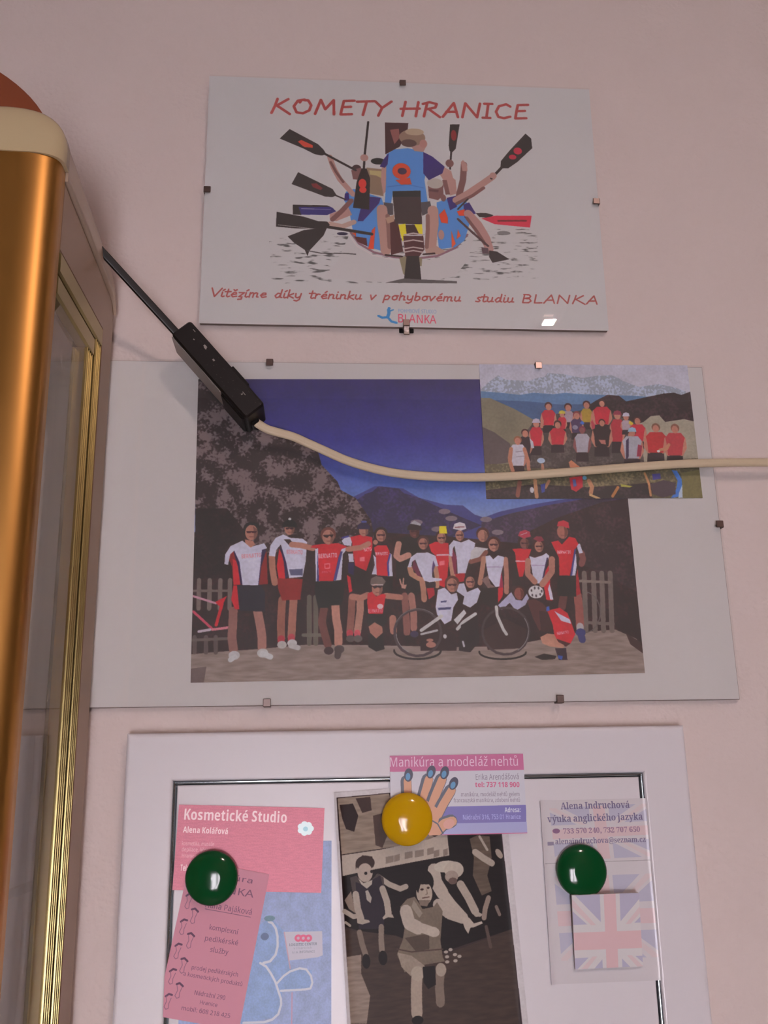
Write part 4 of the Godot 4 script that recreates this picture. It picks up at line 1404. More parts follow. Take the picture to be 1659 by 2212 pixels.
	_p(a,[223,226,248],[2560,1205,2587,1200,2603,1265,2576,1270])
	_p(a,[223,226,248],[2532,1286,2554,1270,2553,1351,2537,1420,2510,1420])
	_p(a,[223,23,47],[2389,1187,2438,1176,2463,1204,2516,1150,2558,1161,2576,1200,2551,1243,2522,1340,2500,1420,2428,1419,2435,1296,2407,1230])
	_s(a,[71,73,152],12,[2551,1243,2527,1340,2510,1417])
	_t(a,[250,218,227],"BERNATTO","sansb",2426,1269,2520,1270,32)
	_e(a,[181,114,99],2473,1117,38,49,0)
	_p(a,[128,76,64],[2485,1076,2509,1099,2506,1140,2482,1162,2488,1117])
	_p(a,[154,93,83],[2455,1139,2486,1139,2479,1146,2461,1146])
	_p(a,[223,51,73],[2438,1078,2448,1045,2487,1035,2521,1051,2523,1095,2473,1076])
	_p(a,[194,135,117],[1139,1740,1179,1712,1228,1742,1232,1782,1187,1820,1148,1780])
	_p(a,[31,23,23],[1141,1651,1250,1653,1263,1713,1233,1742,1179,1712,1139,1740,1126,1701])
	_p(a,[31,23,23],[1138,1785,1187,1820,1232,1786,1239,1889,1185,1903,1136,1873])
	_s(a,[194,135,117],47,[1299,1689,1301,1773])
	_s(a,[194,135,117],42,[1035,1540,1094,1551,1139,1531])
	_s(a,[194,135,117],40,[1258,1538,1353,1550])
	_p(a,[223,23,47],[1139,1521,1170,1507,1194,1542,1239,1523,1258,1533,1247,1593,1235,1658,1141,1656,1133,1581])
	_e(a,[250,220,227],1219,1608,21,17,0)
	_t(a,[244,178,192],"BERNATTO","sansb",1137,1649,1235,1648,33)
	_e(a,[194,135,117],1202,1492,36,46,0)
	_p(a,[138,93,79],[1212,1454,1236,1476,1235,1514,1214,1535,1217,1492])
	_p(a,[154,93,83],[1187,1513,1216,1514,1210,1520,1193,1519])
	_p(a,[127,111,105],[1156,1461,1162,1421,1197,1404,1237,1412,1261,1442,1240,1473,1201,1457])
	_p(a,[44,23,28],[1166,1471,1240,1467,1225,1487,1205,1480,1185,1489])
	_s(a,[229,220,218],7,[1166,1464,1240,1465])
	_p(a,[223,226,248],[1604,1503,1650,1489,1693,1535,1729,1525,1737,1571,1704,1621,1685,1710,1639,1734,1592,1669,1584,1619])
	_e(a,[104,51,43],1702,1459,49,50,0)
	_e(a,[194,135,117],1701,1474,37,48,0)
	_p(a,[138,93,79],[1711,1435,1736,1457,1734,1496,1712,1518,1716,1474])
	_p(a,[71,28,38],[1671,1465,1734,1466,1725,1478,1707,1478,1701,1472,1692,1478,1677,1477])
	_p(a,[154,93,83],[1685,1496,1715,1496,1708,1503,1691,1502])
	_p(a,[68,73,129],[1621,1579,1661,1575,1656,1587,1620,1589])
	_p(a,[68,73,129],[1599,1624,1689,1620,1683,1635,1603,1639])
	_p(a,[223,226,248],[1747,1465,1782,1460,1799,1521,1872,1492,1890,1518,1861,1593,1814,1627,1765,1601,1778,1551,1729,1515])
	_e(a,[44,23,23],1824,1443,41,42,0)
	_e(a,[194,135,117],1823,1456,31,40,0)
	_p(a,[138,93,79],[1832,1423,1853,1441,1851,1474,1832,1492,1836,1456])
	_p(a,[71,28,38],[1798,1448,1851,1449,1843,1459,1828,1459,1823,1454,1815,1458,1803,1458])
	_p(a,[154,93,83],[1809,1474,1835,1474,1829,1479,1814,1479])
	_p(a,[194,195,227],[2000,1613,2061,1557,2095,1525,2123,1578,2165,1584,2199,1538,2213,1569,2184,1616,2118,1652,2080,1599,2025,1645])
	_e(a,[68,23,23],2148,1524,41,42,0)
	_e(a,[154,83,73],2147,1537,32,41,0)
	_p(a,[107,50,41],[2156,1504,2177,1522,2175,1556,2155,1574,2160,1537])
	_p(a,[154,93,83],[2133,1555,2158,1555,2153,1561,2138,1561])
	_e(a,[231,234,237],2262,1528,52,44,0)
	_e(a,[84,80,89],2232,1517,6,9,0)
	_e(a,[84,80,89],2255,1501,6,10,0)
	_e(a,[84,80,89],2281,1502,6,10,0)
	_e(a,[84,80,89],2301,1523,6,10,0)
	_e(a,[84,80,89],2236,1549,6,9,0)
	_e(a,[84,80,89],2261,1554,6,9,0)
	_e(a,[84,80,89],2289,1544,6,9,0)
	_p(a,[92,43,43],[2196,1585,2249,1575,2300,1602,2339,1655,2322,1733,2266,1789,2230,1706])
	_p(a,[65,23,23],[2275,1654,2348,1666,2373,1760,2338,1801,2276,1789])
	_p(a,[223,23,47],[2328,1655,2371,1645,2414,1636,2464,1673,2485,1736,2505,1814,2468,1875,2415,1885,2366,1843,2358,1749])
	_p(a,[223,226,248],[2375,1656,2400,1672,2476,1715,2484,1746,2417,1724])
	_p(a,[71,111,220],[2325,1629,2346,1624,2344,1655,2322,1660])
	_t(a,[247,206,220],"BERNATTO","sansb",2384,1817,2463,1808,26)
	_p(a,[77,23,23],[2377,1843,2468,1875,2436,1895,2395,1874])
	_p(a,[207,152,129],[2268,1830,2317,1806,2364,1812,2386,1863,2426,1885,2419,1905,2331,1893,2281,1872])
	_p(a,[58,33,51],[2362,1904,2435,1905,2439,1982,2382,1981])
	_p(a,[51,89,192],[2379,1950,2410,1956,2403,1981,2378,1971])
	_p(a,[40,23,23],[2223,1958,2286,1938,2368,1955,2356,1975,2273,1979])
	_p(a,[51,23,28],[1478,1786,1648,1749,1715,1820,1710,1908,1474,1904])
	_p(a,[62,33,33],[1886,1782,2042,1702,2183,1777,2154,1900,1916,1906])
	_s(a,[31,23,23],12,[1607,1906,1604,1916,1595,1926,1582,1934,1564,1942,1542,1948,1517,1953,1490,1956,1462,1957,1433,1956,1406,1953,1379,1949,1356,1943,1336,1935,1320,1927,1309,1917,1303,1907,1302,1897])
	_s(a,[77,62,66],17,[1614,1788,1604,1838,1578,1881,1540,1914,1493,1934,1443,1937,1395,1924,1353,1896,1324,1856,1309,1808,1311,1758,1328,1710,1361,1671,1404,1644,1454,1632,1504,1637,1550,1658,1586,1693,1608,1738,1614,1788])
	_s(a,[165,161,161],5,[1396,1910,1386,1905,1376,1898,1367,1891,1358,1883,1351,1875,1344,1866,1337,1856,1332,1845,1327,1835,1324,1824,1321,1812,1320,1801,1319,1789])
	_s(a,[140,135,135],4,[1322,1714,1336,1692,1353,1672,1374,1656,1396,1643,1420,1634,1446,1629,1472,1628,1497,1631,1522,1639,1545,1650,1566,1665])
	_s(a,[74,59,62],16,[2198,1788,2186,1838,2159,1882,2119,1915,2071,1935,2020,1938,1971,1925,1930,1896,1901,1856,1887,1808,1890,1757,1909,1709,1943,1669,1988,1642,2039,1630,2090,1635,2136,1657,2172,1692,2193,1737,2198,1788])
	_s(a,[154,149,152],5,[2172,1703,2182,1722,2189,1742,2193,1763,2193,1785,2190,1807,2185,1828,2176,1848,2164,1867,2150,1884,2134,1899,2115,1912])
	_s(a,[31,23,23],11,[2168,1926,2163,1937,2148,1947,2125,1956,2096,1963,2062,1967,2025,1969,1987,1968,1950,1964,1918,1958,1891,1949,1872,1939,1861,1929,1859,1917])
	_s(a,[110,102,99],7,[2609,1535,2629,1543,2646,1555,2661,1571,2673,1591,2681,1614,2686,1639,2686,1665,2683,1691,2676,1717,2665,1740,2651,1761,2635,1779,2616,1792,2596,1801,2576,1805])
	_s(a,[218,220,220],23,[1484,1771,1621,1679])
	_s(a,[207,209,212],15,[1483,1796,1588,1773])
	_p(a,[223,226,229],[1700,1706,1773,1637,1787,1662,1724,1736])
	_s(a,[215,218,218],22,[1722,1766,1769,1717,1847,1668])
	_s(a,[221,223,220],21,[1989,1623,1991,1681,2027,1775,2046,1806])
	_e(a,[207,206,209],1638,1813,12,15,0)
	_e(a,[194,135,120],1544,1866,33,20,0)
	_e(a,[194,135,120],1538,1836,23,11,0)
	_p(a,[40,23,28],[1748,1741,1861,1683,1862,1852,1799,1920,1725,1908])
	_s(a,[207,206,215],14,[1755,1850,1761,1880])

func draw_mountain_photo(a: Dictionary) -> void:
	_grad(a,[205,209,229],[213,215,229],-308,259)
	_grad(a,[152,179,215],[152,179,215],259,1383)
	_p(a,[192,207,229],[3,194,58,139,133,84,183,117,266,122,349,127,403,105,466,93,489,65,572,71,624,76,738,103,834,86,950,80,1001,102,1031,124,1112,157,1143,168,1293,146,1407,173,1479,201,1480,289,-1,271],7)
	_p(a,[103,145,193],[3,205,147,216,280,232,375,215,519,226,604,215,728,225,874,230,1084,235,1241,246,1397,267,1278,400,-8,412],6)
	_p(a,[76,110,159],[71,271,349,281,555,303,764,302,871,269,858,422,268,423],6)
	_p(a,[64,38,46],[741,324,829,269,906,230,989,235,1038,279,1091,268,1188,246,1318,218,1393,212,1444,229,1521,201,1549,421,1377,454,1062,465,750,465],2)
	_p(a,[141,136,113],[0,255,62,255,142,293,232,336,302,379,371,422,417,509,394,838,-30,836],6)
	_p(a,[103,91,91],[-11,466,79,509,186,594,219,722,-26,763],6)
	_p(a,[181,176,156],[1095,454,1149,433,1206,389,1269,383,1306,433,1445,411,1527,432,1524,735,1088,734],6)
	_p(a,[130,121,88],[-25,742,218,743,726,765,1528,703,1524,1005,-8,997],2)
	_p(a,[64,50,54],[-4,930,330,890,714,912,1167,882,1155,1003,-8,997],2)
	_p(a,[136,130,82],[1381,809,1518,788,1514,1005,1370,1004],6)
	_p(a,[97,85,82],[370,433,508,379,718,346,967,367,1115,454,1126,777,206,774,260,552],2)
	_p(a,[47,22,33],[431,442,506,442,505,513,422,513])
	_s(a,[205,139,118],18,[430,376,420,420,434,453])
	_s(a,[205,139,118],18,[516,376,520,420,501,453])
	_p(a,[212,33,61],[446,345,504,345,522,370,513,398,502,458,432,458,430,398,425,370])
	_e(a,[82,38,38],477,313,27,28,0)
	_e(a,[205,139,118],477,323,21,25,0)
	_p(a,[47,22,33],[580,425,639,425,638,479,573,479])
	_s(a,[205,139,118],14,[579,375,571,409,583,433])
	_s(a,[205,139,118],14,[647,375,650,409,635,433])
	_p(a,[179,162,176],[592,352,638,352,652,371,645,392,636,437,581,437,579,392,575,371])
	_e(a,[82,38,38],617,320,27,28,0)
	_e(a,[205,139,118],617,330,21,25,0)
	_p(a,[47,22,33],[712,422,771,422,769,488,703,488])
	_s(a,[205,139,118],15,[712,361,703,402,714,432])
	_s(a,[205,139,118],15,[780,361,782,402,767,432])
	_p(a,[192,162,54],[725,333,772,333,785,356,777,382,768,437,712,437,711,382,708,356])
	_e(a,[82,38,38],751,301,27,28,0)
	_e(a,[205,139,118],750,311,21,25,0)
	_p(a,[47,22,33],[631,500,698,500,697,565,623,565])
	_s(a,[205,139,118],16,[631,440,622,480,634,510])
	_s(a,[205,139,118],16,[708,440,711,480,694,510])
	_p(a,[82,61,104],[646,412,698,412,713,435,705,460,695,515,632,515,631,460,627,435])
	_e(a,[152,72,72],674,380,27,28,0)
	_e(a,[205,139,118],674,390,21,25,0)
	_p(a,[47,22,33],[538,475,586,475,584,531,532,531])
	_s(a,[205,139,118],12,[539,423,532,457,540,483])
	_s(a,[205,139,118],12,[593,423,595,457,582,483])
	_p(a,[212,33,61],[549,399,586,398,597,418,591,440,583,488,539,488,538,440,536,418])
	_e(a,[82,38,38],570,372,22,23,0)
	_e(a,[205,139,118],569,380,17,21,0)
	_p(a,[218,204,72],[545,373,553,352,571,347,589,352,594,373])
	_p(a,[47,22,33],[775,477,830,477,829,522,768,522])
	_s(a,[205,139,118],14,[774,436,767,464,777,484])
	_s(a,[205,139,118],14,[838,436,840,464,826,484])
	_p(a,[205,72,88],[786,417,829,417,842,433,835,450,827,488,776,488,774,450,771,433])
	_e(a,[82,38,38],810,390,22,23,0)
	_e(a,[205,139,118],809,398,17,21,0)
	_p(a,[47,22,33],[803,432,898,432,896,517,791,517])
	_s(a,[205,139,118],23,[802,354,789,406,807,445])
	_s(a,[205,139,118],23,[912,354,916,406,892,445])
	_p(a,[212,33,61],[823,319,897,318,919,347,908,380,893,452,805,452,802,380,796,347])
	_e(a,[82,38,38],863,289,25,25,0)
	_e(a,[205,139,118],862,298,19,23,0)
	_p(a,[47,22,33],[913,557,986,557,981,663,900,663])
	_s(a,[205,139,118],18,[916,458,904,524,916,573])
	_s(a,[205,139,118],18,[1001,458,1002,524,981,573])
	_p(a,[192,42,61],[934,414,991,414,1007,450,997,491,982,581,914,581,915,491,912,450])
	_e(a,[139,72,72],966,379,30,30,0)
	_e(a,[205,139,118],965,389,23,27,0)
	_p(a,[165,54,82],[934,380,945,353,969,346,991,353,998,380])
	_p(a,[47,22,33],[993,482,1045,482,1044,528,986,528])
	_s(a,[205,139,118],13,[993,440,986,468,995,489])
	_s(a,[205,139,118],13,[1053,440,1055,468,1041,489])
	_p(a,[192,176,190],[1005,420,1045,420,1057,437,1051,454,1042,493,994,493,993,454,990,437])
	_e(a,[82,38,38],1028,390,26,26,0)
	_e(a,[205,139,118],1027,399,20,24,0)
	_p(a,[218,218,238],[1000,391,1010,368,1030,361,1050,368,1055,391])
	_p(a,[231,204,54],[1049,422,1076,442,1069,462,1042,447])
	_p(a,[47,22,33],[1050,557,1137,557,1134,634,1038,634])
	_s(a,[205,139,118],21,[1051,485,1038,533,1054,569])
	_s(a,[205,139,118],21,[1151,485,1154,533,1131,569])
	_p(a,[212,33,61],[1070,452,1137,452,1157,479,1146,509,1132,575,1052,575,1050,509,1045,479])
	_e(a,[82,38,38],1107,420,28,28,0)
	_e(a,[205,139,118],1106,429,21,26,0)
	_p(a,[47,22,33],[336,592,406,592,404,679,326,679])
	_s(a,[205,139,118],17,[336,510,326,565,339,605])
	_s(a,[205,139,118],17,[417,510,420,565,401,605])
	_p(a,[212,33,61],[352,473,406,473,422,503,414,537,402,612,337,612,336,537,332,503])
	_e(a,[82,38,38],381,439,28,29,0)
	_e(a,[205,139,118],381,450,22,26,0)
	_p(a,[212,204,225],[351,441,361,415,383,407,405,415,412,441])
	_p(a,[47,22,33],[480,584,566,584,566,660,470,660])
	_s(a,[205,139,118],21,[479,513,468,560,484,595])
	_s(a,[205,139,118],21,[578,513,583,560,561,595])
	_p(a,[212,33,61],[497,480,565,480,585,507,575,537,562,601,482,601,479,536,473,507])
	_e(a,[82,38,38],533,449,27,28,0)
	_e(a,[205,139,118],533,459,20,25,0)
	_p(a,[47,22,33],[255,647,325,647,324,723,246,723])
	_s(a,[205,139,118],17,[254,577,245,624,258,659])
	_s(a,[205,139,118],17,[335,577,338,624,320,659])
	_p(a,[54,27,42],[269,545,324,545,340,571,332,601,321,665,256,665,254,601,249,571])
	_e(a,[82,38,38],298,513,27,28,0)
	_e(a,[205,139,118],298,522,21,26,0)
	_p(a,[215,218,229],[326,551,350,579,356,628,334,628])
	_s(a,[205,139,116],23,[426,424,418,470])
	_p(a,[47,22,33],[652,638,734,638,732,726,641,726])
	_s(a,[152,88,88],20,[652,557,640,611,656,652])
	_s(a,[152,88,88],20,[747,557,750,611,729,652])
	_p(a,[192,190,204],[670,520,735,520,753,550,743,584,730,658,653,658,652,584,647,550])
	_e(a,[139,54,72],705,490,25,26,0)
	_e(a,[152,88,88],704,499,19,23,0)
	_p(a,[70,118,218],[691,442,710,424,726,442,712,456])
	_p(a,[47,22,33],[787,594,886,594,883,690,774,690])
	_s(a,[205,139,118],24,[787,504,773,564,792,609])
	_s(a,[205,139,118],24,[902,504,905,564,879,609])
	_p(a,[50,22,27],[809,464,886,464,909,497,897,534,881,616,789,616,787,534,781,497])
	_e(a,[82,38,38],850,436,24,25,0)
	_e(a,[205,139,118],850,444,19,23,0)
	_p(a,[192,121,110],[815,566,863,567,865,601,832,596])
	_e(a,[152,148,176],656,474,20,17,0)
	_p(a,[47,22,33],[990,681,1097,681,1093,786,974,786])
	_s(a,[205,139,118],26,[991,583,975,648,994,697])
	_s(a,[205,139,118],26,[1115,583,1118,648,1090,697])
	_p(a,[187,190,204],[1015,539,1099,539,1123,575,1110,616,1091,705,991,705,990,615,984,575])
	_e(a,[82,38,38],1060,504,29,30,0)
	_e(a,[205,139,118],1059,515,22,27,0)
	_p(a,[165,204,232],[1028,506,1040,479,1063,471,1086,479,1092,506])
	_p(a,[64,42,88],[1011,572,1032,552,1019,690,997,720])
	_p(a,[165,33,72],[1094,601,1122,611,1105,690,1076,690])
	_p(a,[47,22,33],[1161,640,1274,640,1270,736,1146,736])
	_s(a,[205,139,118],28,[1161,550,1146,610,1166,654])
	_s(a,[205,139,118],28,[1292,550,1295,610,1266,655])
	_p(a,[205,42,50],[1187,510,1275,510,1300,543,1286,580,1268,662,1163,662,1161,580,1155,543])
	_e(a,[139,97,75],1234,474,31,31,0)
	_e(a,[205,139,118],1233,485,23,28,0)
	_p(a,[47,22,33],[1298,657,1407,658,1401,763,1281,763])
	_s(a,[205,139,118],27,[1300,559,1284,625,1303,674])
	_s(a,[205,139,118],27,[1426,559,1428,625,1399,674])
	_p(a,[198,61,72],[1325,515,1410,515,1434,551,1420,592,1400,682,1299,682,1299,592,1294,551])
	_e(a,[152,101,82],1372,479,31,32,0)
	_e(a,[205,139,118],1370,490,23,29,0)
	_s(a,[212,150,116],22,[1315,602,1298,631,1248,641])
	_e(a,[228,232,234],1235,651,12,9,0)
	_p(a,[47,22,33],[188,732,277,732,276,831,178,830])
	_s(a,[205,139,118],22,[187,641,175,702,192,747])
	_s(a,[205,139,118],22,[290,641,294,702,271,748])
	_p(a,[221,221,234],[206,600,276,600,296,633,286,672,273,755,190,755,187,671,181,633])
	_e(a,[165,104,72],243,567,28,29,0)
	_e(a,[205,139,118],242,577,22,26,0)
	_s(a,[165,156,176],5,[225,655,281,648])
	_s(a,[165,156,176],5,[227,691,287,684])
	_s(a,[205,139,110],26,[192,632,178,722,195,793])
	_s(a,[205,139,110],26,[286,633,306,722,307,785])
	_e(a,[192,215,240],397,718,28,20,0)
	_s(a,[205,148,121],20,[404,749,405,785])
	_p(a,[225,148,110],[590,732,609,714,670,768,643,781,596,768])
	_s(a,[155,94,79],30,[237,873,218,969])
	_s(a,[212,159,116],26,[345,860,349,979])
	_s(a,[205,148,110],21,[443,865,414,913])
	_e(a,[215,218,225],319,930,15,21,0)
	_p(a,[64,82,176],[381,891,416,882,407,944,385,953])
	_p(a,[212,33,61],[586,843,678,830,676,910,626,945,593,927])
	_p(a,[91,110,190],[607,857,629,852,633,901,611,910])
	_e(a,[111,190,232],694,844,15,15,0)
	_s(a,[205,150,110],30,[722,866,740,910,728,954])
	_s(a,[225,190,133],17,[723,967,785,994])
	_p(a,[76,72,162],[1173,818,1231,813,1232,852,1174,862])
	_p(a,[70,133,225],[1314,789,1352,794,1379,853,1378,906,1341,984,1288,993,1333,926,1349,867])
	_p(a,[88,72,82],[1152,891,1250,862,1333,882,1324,964,1232,988,1163,964])
	_p(a,[205,225,245],[1349,955,1379,897,1372,989,1341,991])
	_s(a,[212,155,104],17,[1121,813,1143,886,1148,973])
	_p(a,[192,190,79],[943,890,1027,905,1007,915,942,909])
	_s(a,[205,139,79],21,[922,914,879,977])

func draw_cosmetic_card(a: Dictionary) -> void:
	_fill(a,[216,136,153],5)
	_t(a,[247,226,228],"Kosmetické Studio","sansb",37,86,656,91,88)
	_t(a,[247,226,228],"Alena Kolářová","sansb",36,160,305,165,49)
	_t(a,[238,193,203],"kosmetika, masáže","sans",36,232,228,233,30)
	_t(a,[238,193,203],"depilace, líčení","sans",38,266,207,267,30)
	_t(a,[238,193,203],"Hranice","sans",41,301,128,303,30)
	_t(a,[247,226,228],"Tel: 737 512 446","sansb",37,376,234,380,48)
	_e(a,[235,255,255],804,121,20,18,0)
	_e(a,[235,255,255],793,140,20,18,0)
	_e(a,[235,255,255],767,146,20,18,0)
	_e(a,[235,255,255],746,133,20,18,0)
	_e(a,[235,255,255],745,111,20,18,0)
	_e(a,[235,255,255],765,97,20,18,0)
	_e(a,[235,255,255],791,102,20,18,0)
	_e(a,[180,226,233],773,124,15,14,0)

func draw_pedicure_card(a: Dictionary) -> void:
	_fill(a,[226,159,178],0)
	_t(a,[144,97,123],"Pedikúra","sans",89,72,392,69,43)
	_t(a,[144,97,123],"BLANKA","sans",111,148,415,145,55)
	_t(a,[144,97,123],"Hana Pajáková","sans",147,243,424,240,44)
	_s(a,[144,97,123],3,[149,252,422,253])
	_t(a,[144,97,123],"komplexní","sans",197,358,369,358,38)
	_t(a,[144,97,123],"pedikérské","sans",185,421,380,416,38)
	_t(a,[144,97,123],"služby","sans",228,476,335,475,38)
	_t(a,[144,97,123],"prodej pedikérských","sans",144,585,416,581,32)
	_t(a,[144,97,123],"a kosmetických produktů","sans",105,625,451,627,30)
	_t(a,[144,97,123],"Nádražní 290","sans",190,714,369,714,32)
	_t(a,[144,97,123],"Hranice","sans",232,757,333,757,29)
	_t(a,[144,97,123],"mobil: 608 218 425","sans",135,804,418,802,32)
	_s(a,[115,79,105],11,[73,268,90,260,112,274])
	_s(a,[168,118,141],4,[78,275,86,301,78,333,91,344,104,337,101,311,109,280])
	_s(a,[115,79,105],11,[25,344,41,329,60,331])
	_s(a,[168,118,141],4,[28,344,37,370,29,401,42,413,55,406,52,380,59,349])
	_s(a,[115,79,105],11,[81,403,98,395,120,409])
	_s(a,[168,118,141],4,[86,410,94,436,86,467,99,479,112,471,109,446,116,415])
	_s(a,[115,79,105],11,[24,478,39,463,58,465])
	_s(a,[168,118,141],4,[27,478,36,503,27,534,40,546,53,538,50,513,58,482])
	_s(a,[115,79,105],11,[74,541,91,534,112,547])
	_s(a,[168,118,141],4,[78,548,87,573,78,604,91,616,104,608,101,583,109,553])
	_s(a,[115,79,105],11,[24,616,40,601,58,603])
	_s(a,[168,118,141],4,[27,616,36,641,28,671,40,683,53,676,50,651,58,620])
	_s(a,[115,79,105],11,[78,676,94,668,116,681])
	_s(a,[168,118,141],4,[82,683,91,707,82,738,95,749,108,742,105,717,113,687])
	_s(a,[115,79,105],11,[31,749,46,734,65,736])
	_s(a,[168,118,141],4,[34,749,42,773,34,804,47,815,60,808,57,783,64,753])
	_s(a,[115,79,105],11,[25,200,40,185,59,187])
	_s(a,[168,118,141],4,[28,201,36,226,28,258,41,270,54,263,51,237,59,205])

func draw_blue_flyer(a: Dictionary) -> void:
	_fill(a,[166,188,231],6)
	_p(a,[151,185,233],[511,424,595,499,633,708,763,718,763,822,592,825,593,910,563,962,356,994,344,545],6)
	_s(a,[223,231,246],14,[507,449,527,457,549,487,560,532,561,586,550,630,519,665,480,673])
	_s(a,[223,231,246],13,[461,673,496,693,524,730,552,778,569,824,585,867,587,899,571,948,536,976,490,988,371,989])
	_s(a,[223,231,246],12,[562,783,599,746,637,722,692,707,731,714,759,750,767,787,756,817,724,821,584,825])
	_e(a,[100,123,168],485,530,24,20,0)
	_e(a,[115,154,176],511,431,32,16,0,6)
	_p(a,[216,216,231],[595,507,823,508,827,640,798,650,629,664,616,620])
	_e(a,[240,110,151],682,543,22,20,0)
	_e(a,[228,193,213],682,543,9,8,0)
	_e(a,[240,110,151],712,544,22,20,0)
	_e(a,[228,193,213],712,544,9,8,0)
	_e(a,[240,110,151],742,545,22,20,0)
	_e(a,[228,193,213],742,545,9,8,0)
	_t(a,[139,149,168],"LOGISTIC CENTER","sansb",630,586,793,583,20)
	_t(a,[180,180,196],"v Hranicích","sans",655,603,762,602,16)
	_t(a,[139,149,168],"s.r.o. INFORMACE","sans",648,625,780,624,17)
	_s(a,[211,167,201],6,[649,837,649,1002])
	_s(a,[216,180,201],6,[599,510,637,708])

func draw_sepia_photo(a: Dictionary) -> void:
	_fill(a,[223,221,223],0)
	_p(a,[37,20,23],[16,31,1014,22,1023,1479,21,1416])
	_p(a,[61,49,47],[21,39,1007,32,1015,1503,26,1417],8)
	_p(a,[154,139,123],[22,35,341,32,364,164,632,327,218,352,26,363],8)
	_p(a,[45,29,28],[32,75,114,74,142,147,111,238,63,219,43,155])
	_p(a,[71,54,50],[133,44,224,43,226,122,168,133])
	_p(a,[83,65,58],[232,154,299,143,314,270,276,345,236,326])
	_p(a,[190,180,166],[26,368,262,355,566,318,623,300,679,301,681,421,474,440,220,464,25,486])
	_p(a,[142,131,120],[292,399,341,394,338,431,290,438])
	_p(a,[142,131,120],[344,394,379,388,376,425,341,432])
	_p(a,[142,131,120],[410,383,458,378,455,415,407,421])
	_p(a,[142,131,120],[472,378,527,374,524,411,469,417])
	_p(a,[142,131,120],[548,372,590,366,586,403,545,410])
	_p(a,[142,131,120],[588,388,623,382,619,419,584,426])
	_p(a,[142,131,120],[646,386,675,379,671,416,643,425])
	_p(a,[28,20,19],[25,486,219,467,473,443,681,424,685,305,1009,330,1019,868,604,956,290,867,24,771],8)
	_p(a,[71,57,50],[20,783,319,845,602,974,1019,868,1017,1236,1001,1384,22,1295,20,936],8)
	_p(a,[151,136,123],[20,936,106,931,99,1034,143,1158,113,1303,19,1295],8)
	_p(a,[144,129,115],[27,622,70,575,88,702,50,674])
	_s(a,[180,170,156],27,[23,684,74,719,114,716])
	_s(a,[180,170,156],15,[25,746,51,767])
	_s(a,[180,170,156],32,[237,507,301,556,366,587,401,577])
	_p(a,[78,68,66],[68,499,109,490,134,530,195,522,238,488,270,516,272,579,95,602,77,576])
	_p(a,[45,37,47],[100,527,140,543,188,528,251,501,265,579,261,729,248,802,102,790,100,628])
	_s(a,[180,170,156],40,[96,596,103,678,119,735])
	_p(a,[180,170,156],[93,727,166,746,171,758,124,767,95,758])
	_s(a,[180,170,156],39,[259,578,280,649,285,718])
	_p(a,[180,170,156],[246,740,268,717,308,726,316,746,280,740,252,750])
	_p(a,[180,172,161],[154,582,171,577,191,623,182,653,160,633])
	_p(a,[192,185,171],[115,503,147,537,202,523,197,548,165,570,133,542])
	_e(a,[61,46,42],165,424,58,43,0)
	_e(a,[190,177,163],161,478,46,54,0)
	_e(a,[28,20,19],165,482,9,9,0)
	_e(a,[28,20,19],200,475,8,9,0)
	_p(a,[61,46,42],[105,458,128,415,196,414,217,448,211,390,151,378,107,420])
	_s(a,[132,118,105],33,[104,808,116,877,132,933])
	_s(a,[144,131,118],33,[236,789,230,862,230,917])
	_e(a,[28,20,19],133,970,24,40,0)
	_e(a,[28,20,19],233,960,26,40,0)
	_s(a,[190,180,166],75,[578,496,585,567,620,633])
	_s(a,[190,180,166],58,[615,620,668,700,729,775])
	_s(a,[180,170,156],48,[733,592,774,671,807,750])
	_p(a,[180,170,156],[792,761,820,751,852,772,837,784,803,781])
	_e(a,[204,198,183],655,483,75,34,0)
	_e(a,[197,188,173],701,506,60,48,0)
	_e(a,[168,154,141],683,543,41,34,0)
	_e(a,[108,89,82],688,569,27,20,0)
	_p(a,[100,87,74],[814,335,864,319,939,331,940,455,902,555,920,646,856,666,813,548,830,446],8)
	_s(a,[180,170,156],39,[841,415,885,451,937,487])
	_s(a,[180,170,156],15,[877,327,900,374,917,408])
	_e(a,[168,157,143],987,436,18,32,-0.5)
	_s(a,[154,139,126],30,[896,682,869,742,857,792])
	_s(a,[132,118,108],20,[938,736,953,781])
	_s(a,[91,76,69],20,[865,842,880,955])
	_e(a,[28,20,19],497,560,75,75,0)
	_e(a,[28,20,19],480,527,54,41,0)
	_s(a,[187,177,163],68,[588,694,650,749,729,781])
	_p(a,[192,182,168],[716,773,769,784,793,817,841,809,847,822,791,839,770,840,753,873,736,844])
	_p(a,[125,113,98],[358,687,402,647,450,638,491,711,559,704,582,681,611,733,583,893,588,985,599,1011,438,1021,355,1050,317,949,357,873,376,801],6)
	_p(a,[156,147,131],[442,656,489,735,467,759,425,693])
	_p(a,[88,76,66],[371,862,519,850,512,936,431,941])
	_s(a,[83,68,61],7,[319,919,404,942,592,943])
	_p(a,[161,149,133],[321,938,403,963,477,1024,461,1065,387,1071,338,1018],6)
	_s(a,[192,182,168],75,[390,715,404,784,455,814])
	_s(a,[192,182,168],54,[416,798,495,823,547,846])
	_e(a,[197,188,173],544,843,39,28,0.3)
	_e(a,[187,175,158],509,624,49,65,0)
	_p(a,[132,118,105],[469,659,543,665,519,700,479,691])
	_p(a,[28,20,19],[460,595,478,552,552,558,557,577,490,572,472,621])
	_e(a,[58,40,36],497,601,11,6,0)
	_e(a,[58,40,36],535,595,9,6,0)
	_s(a,[96,71,64],6,[496,650,537,647])
	_s(a,[132,116,103],5,[525,606,527,629,517,632])
	_s(a,[175,162,146],66,[428,1063,418,1134,412,1212,409,1277])
	_s(a,[132,118,105],53,[568,1057,554,1134,552,1230])
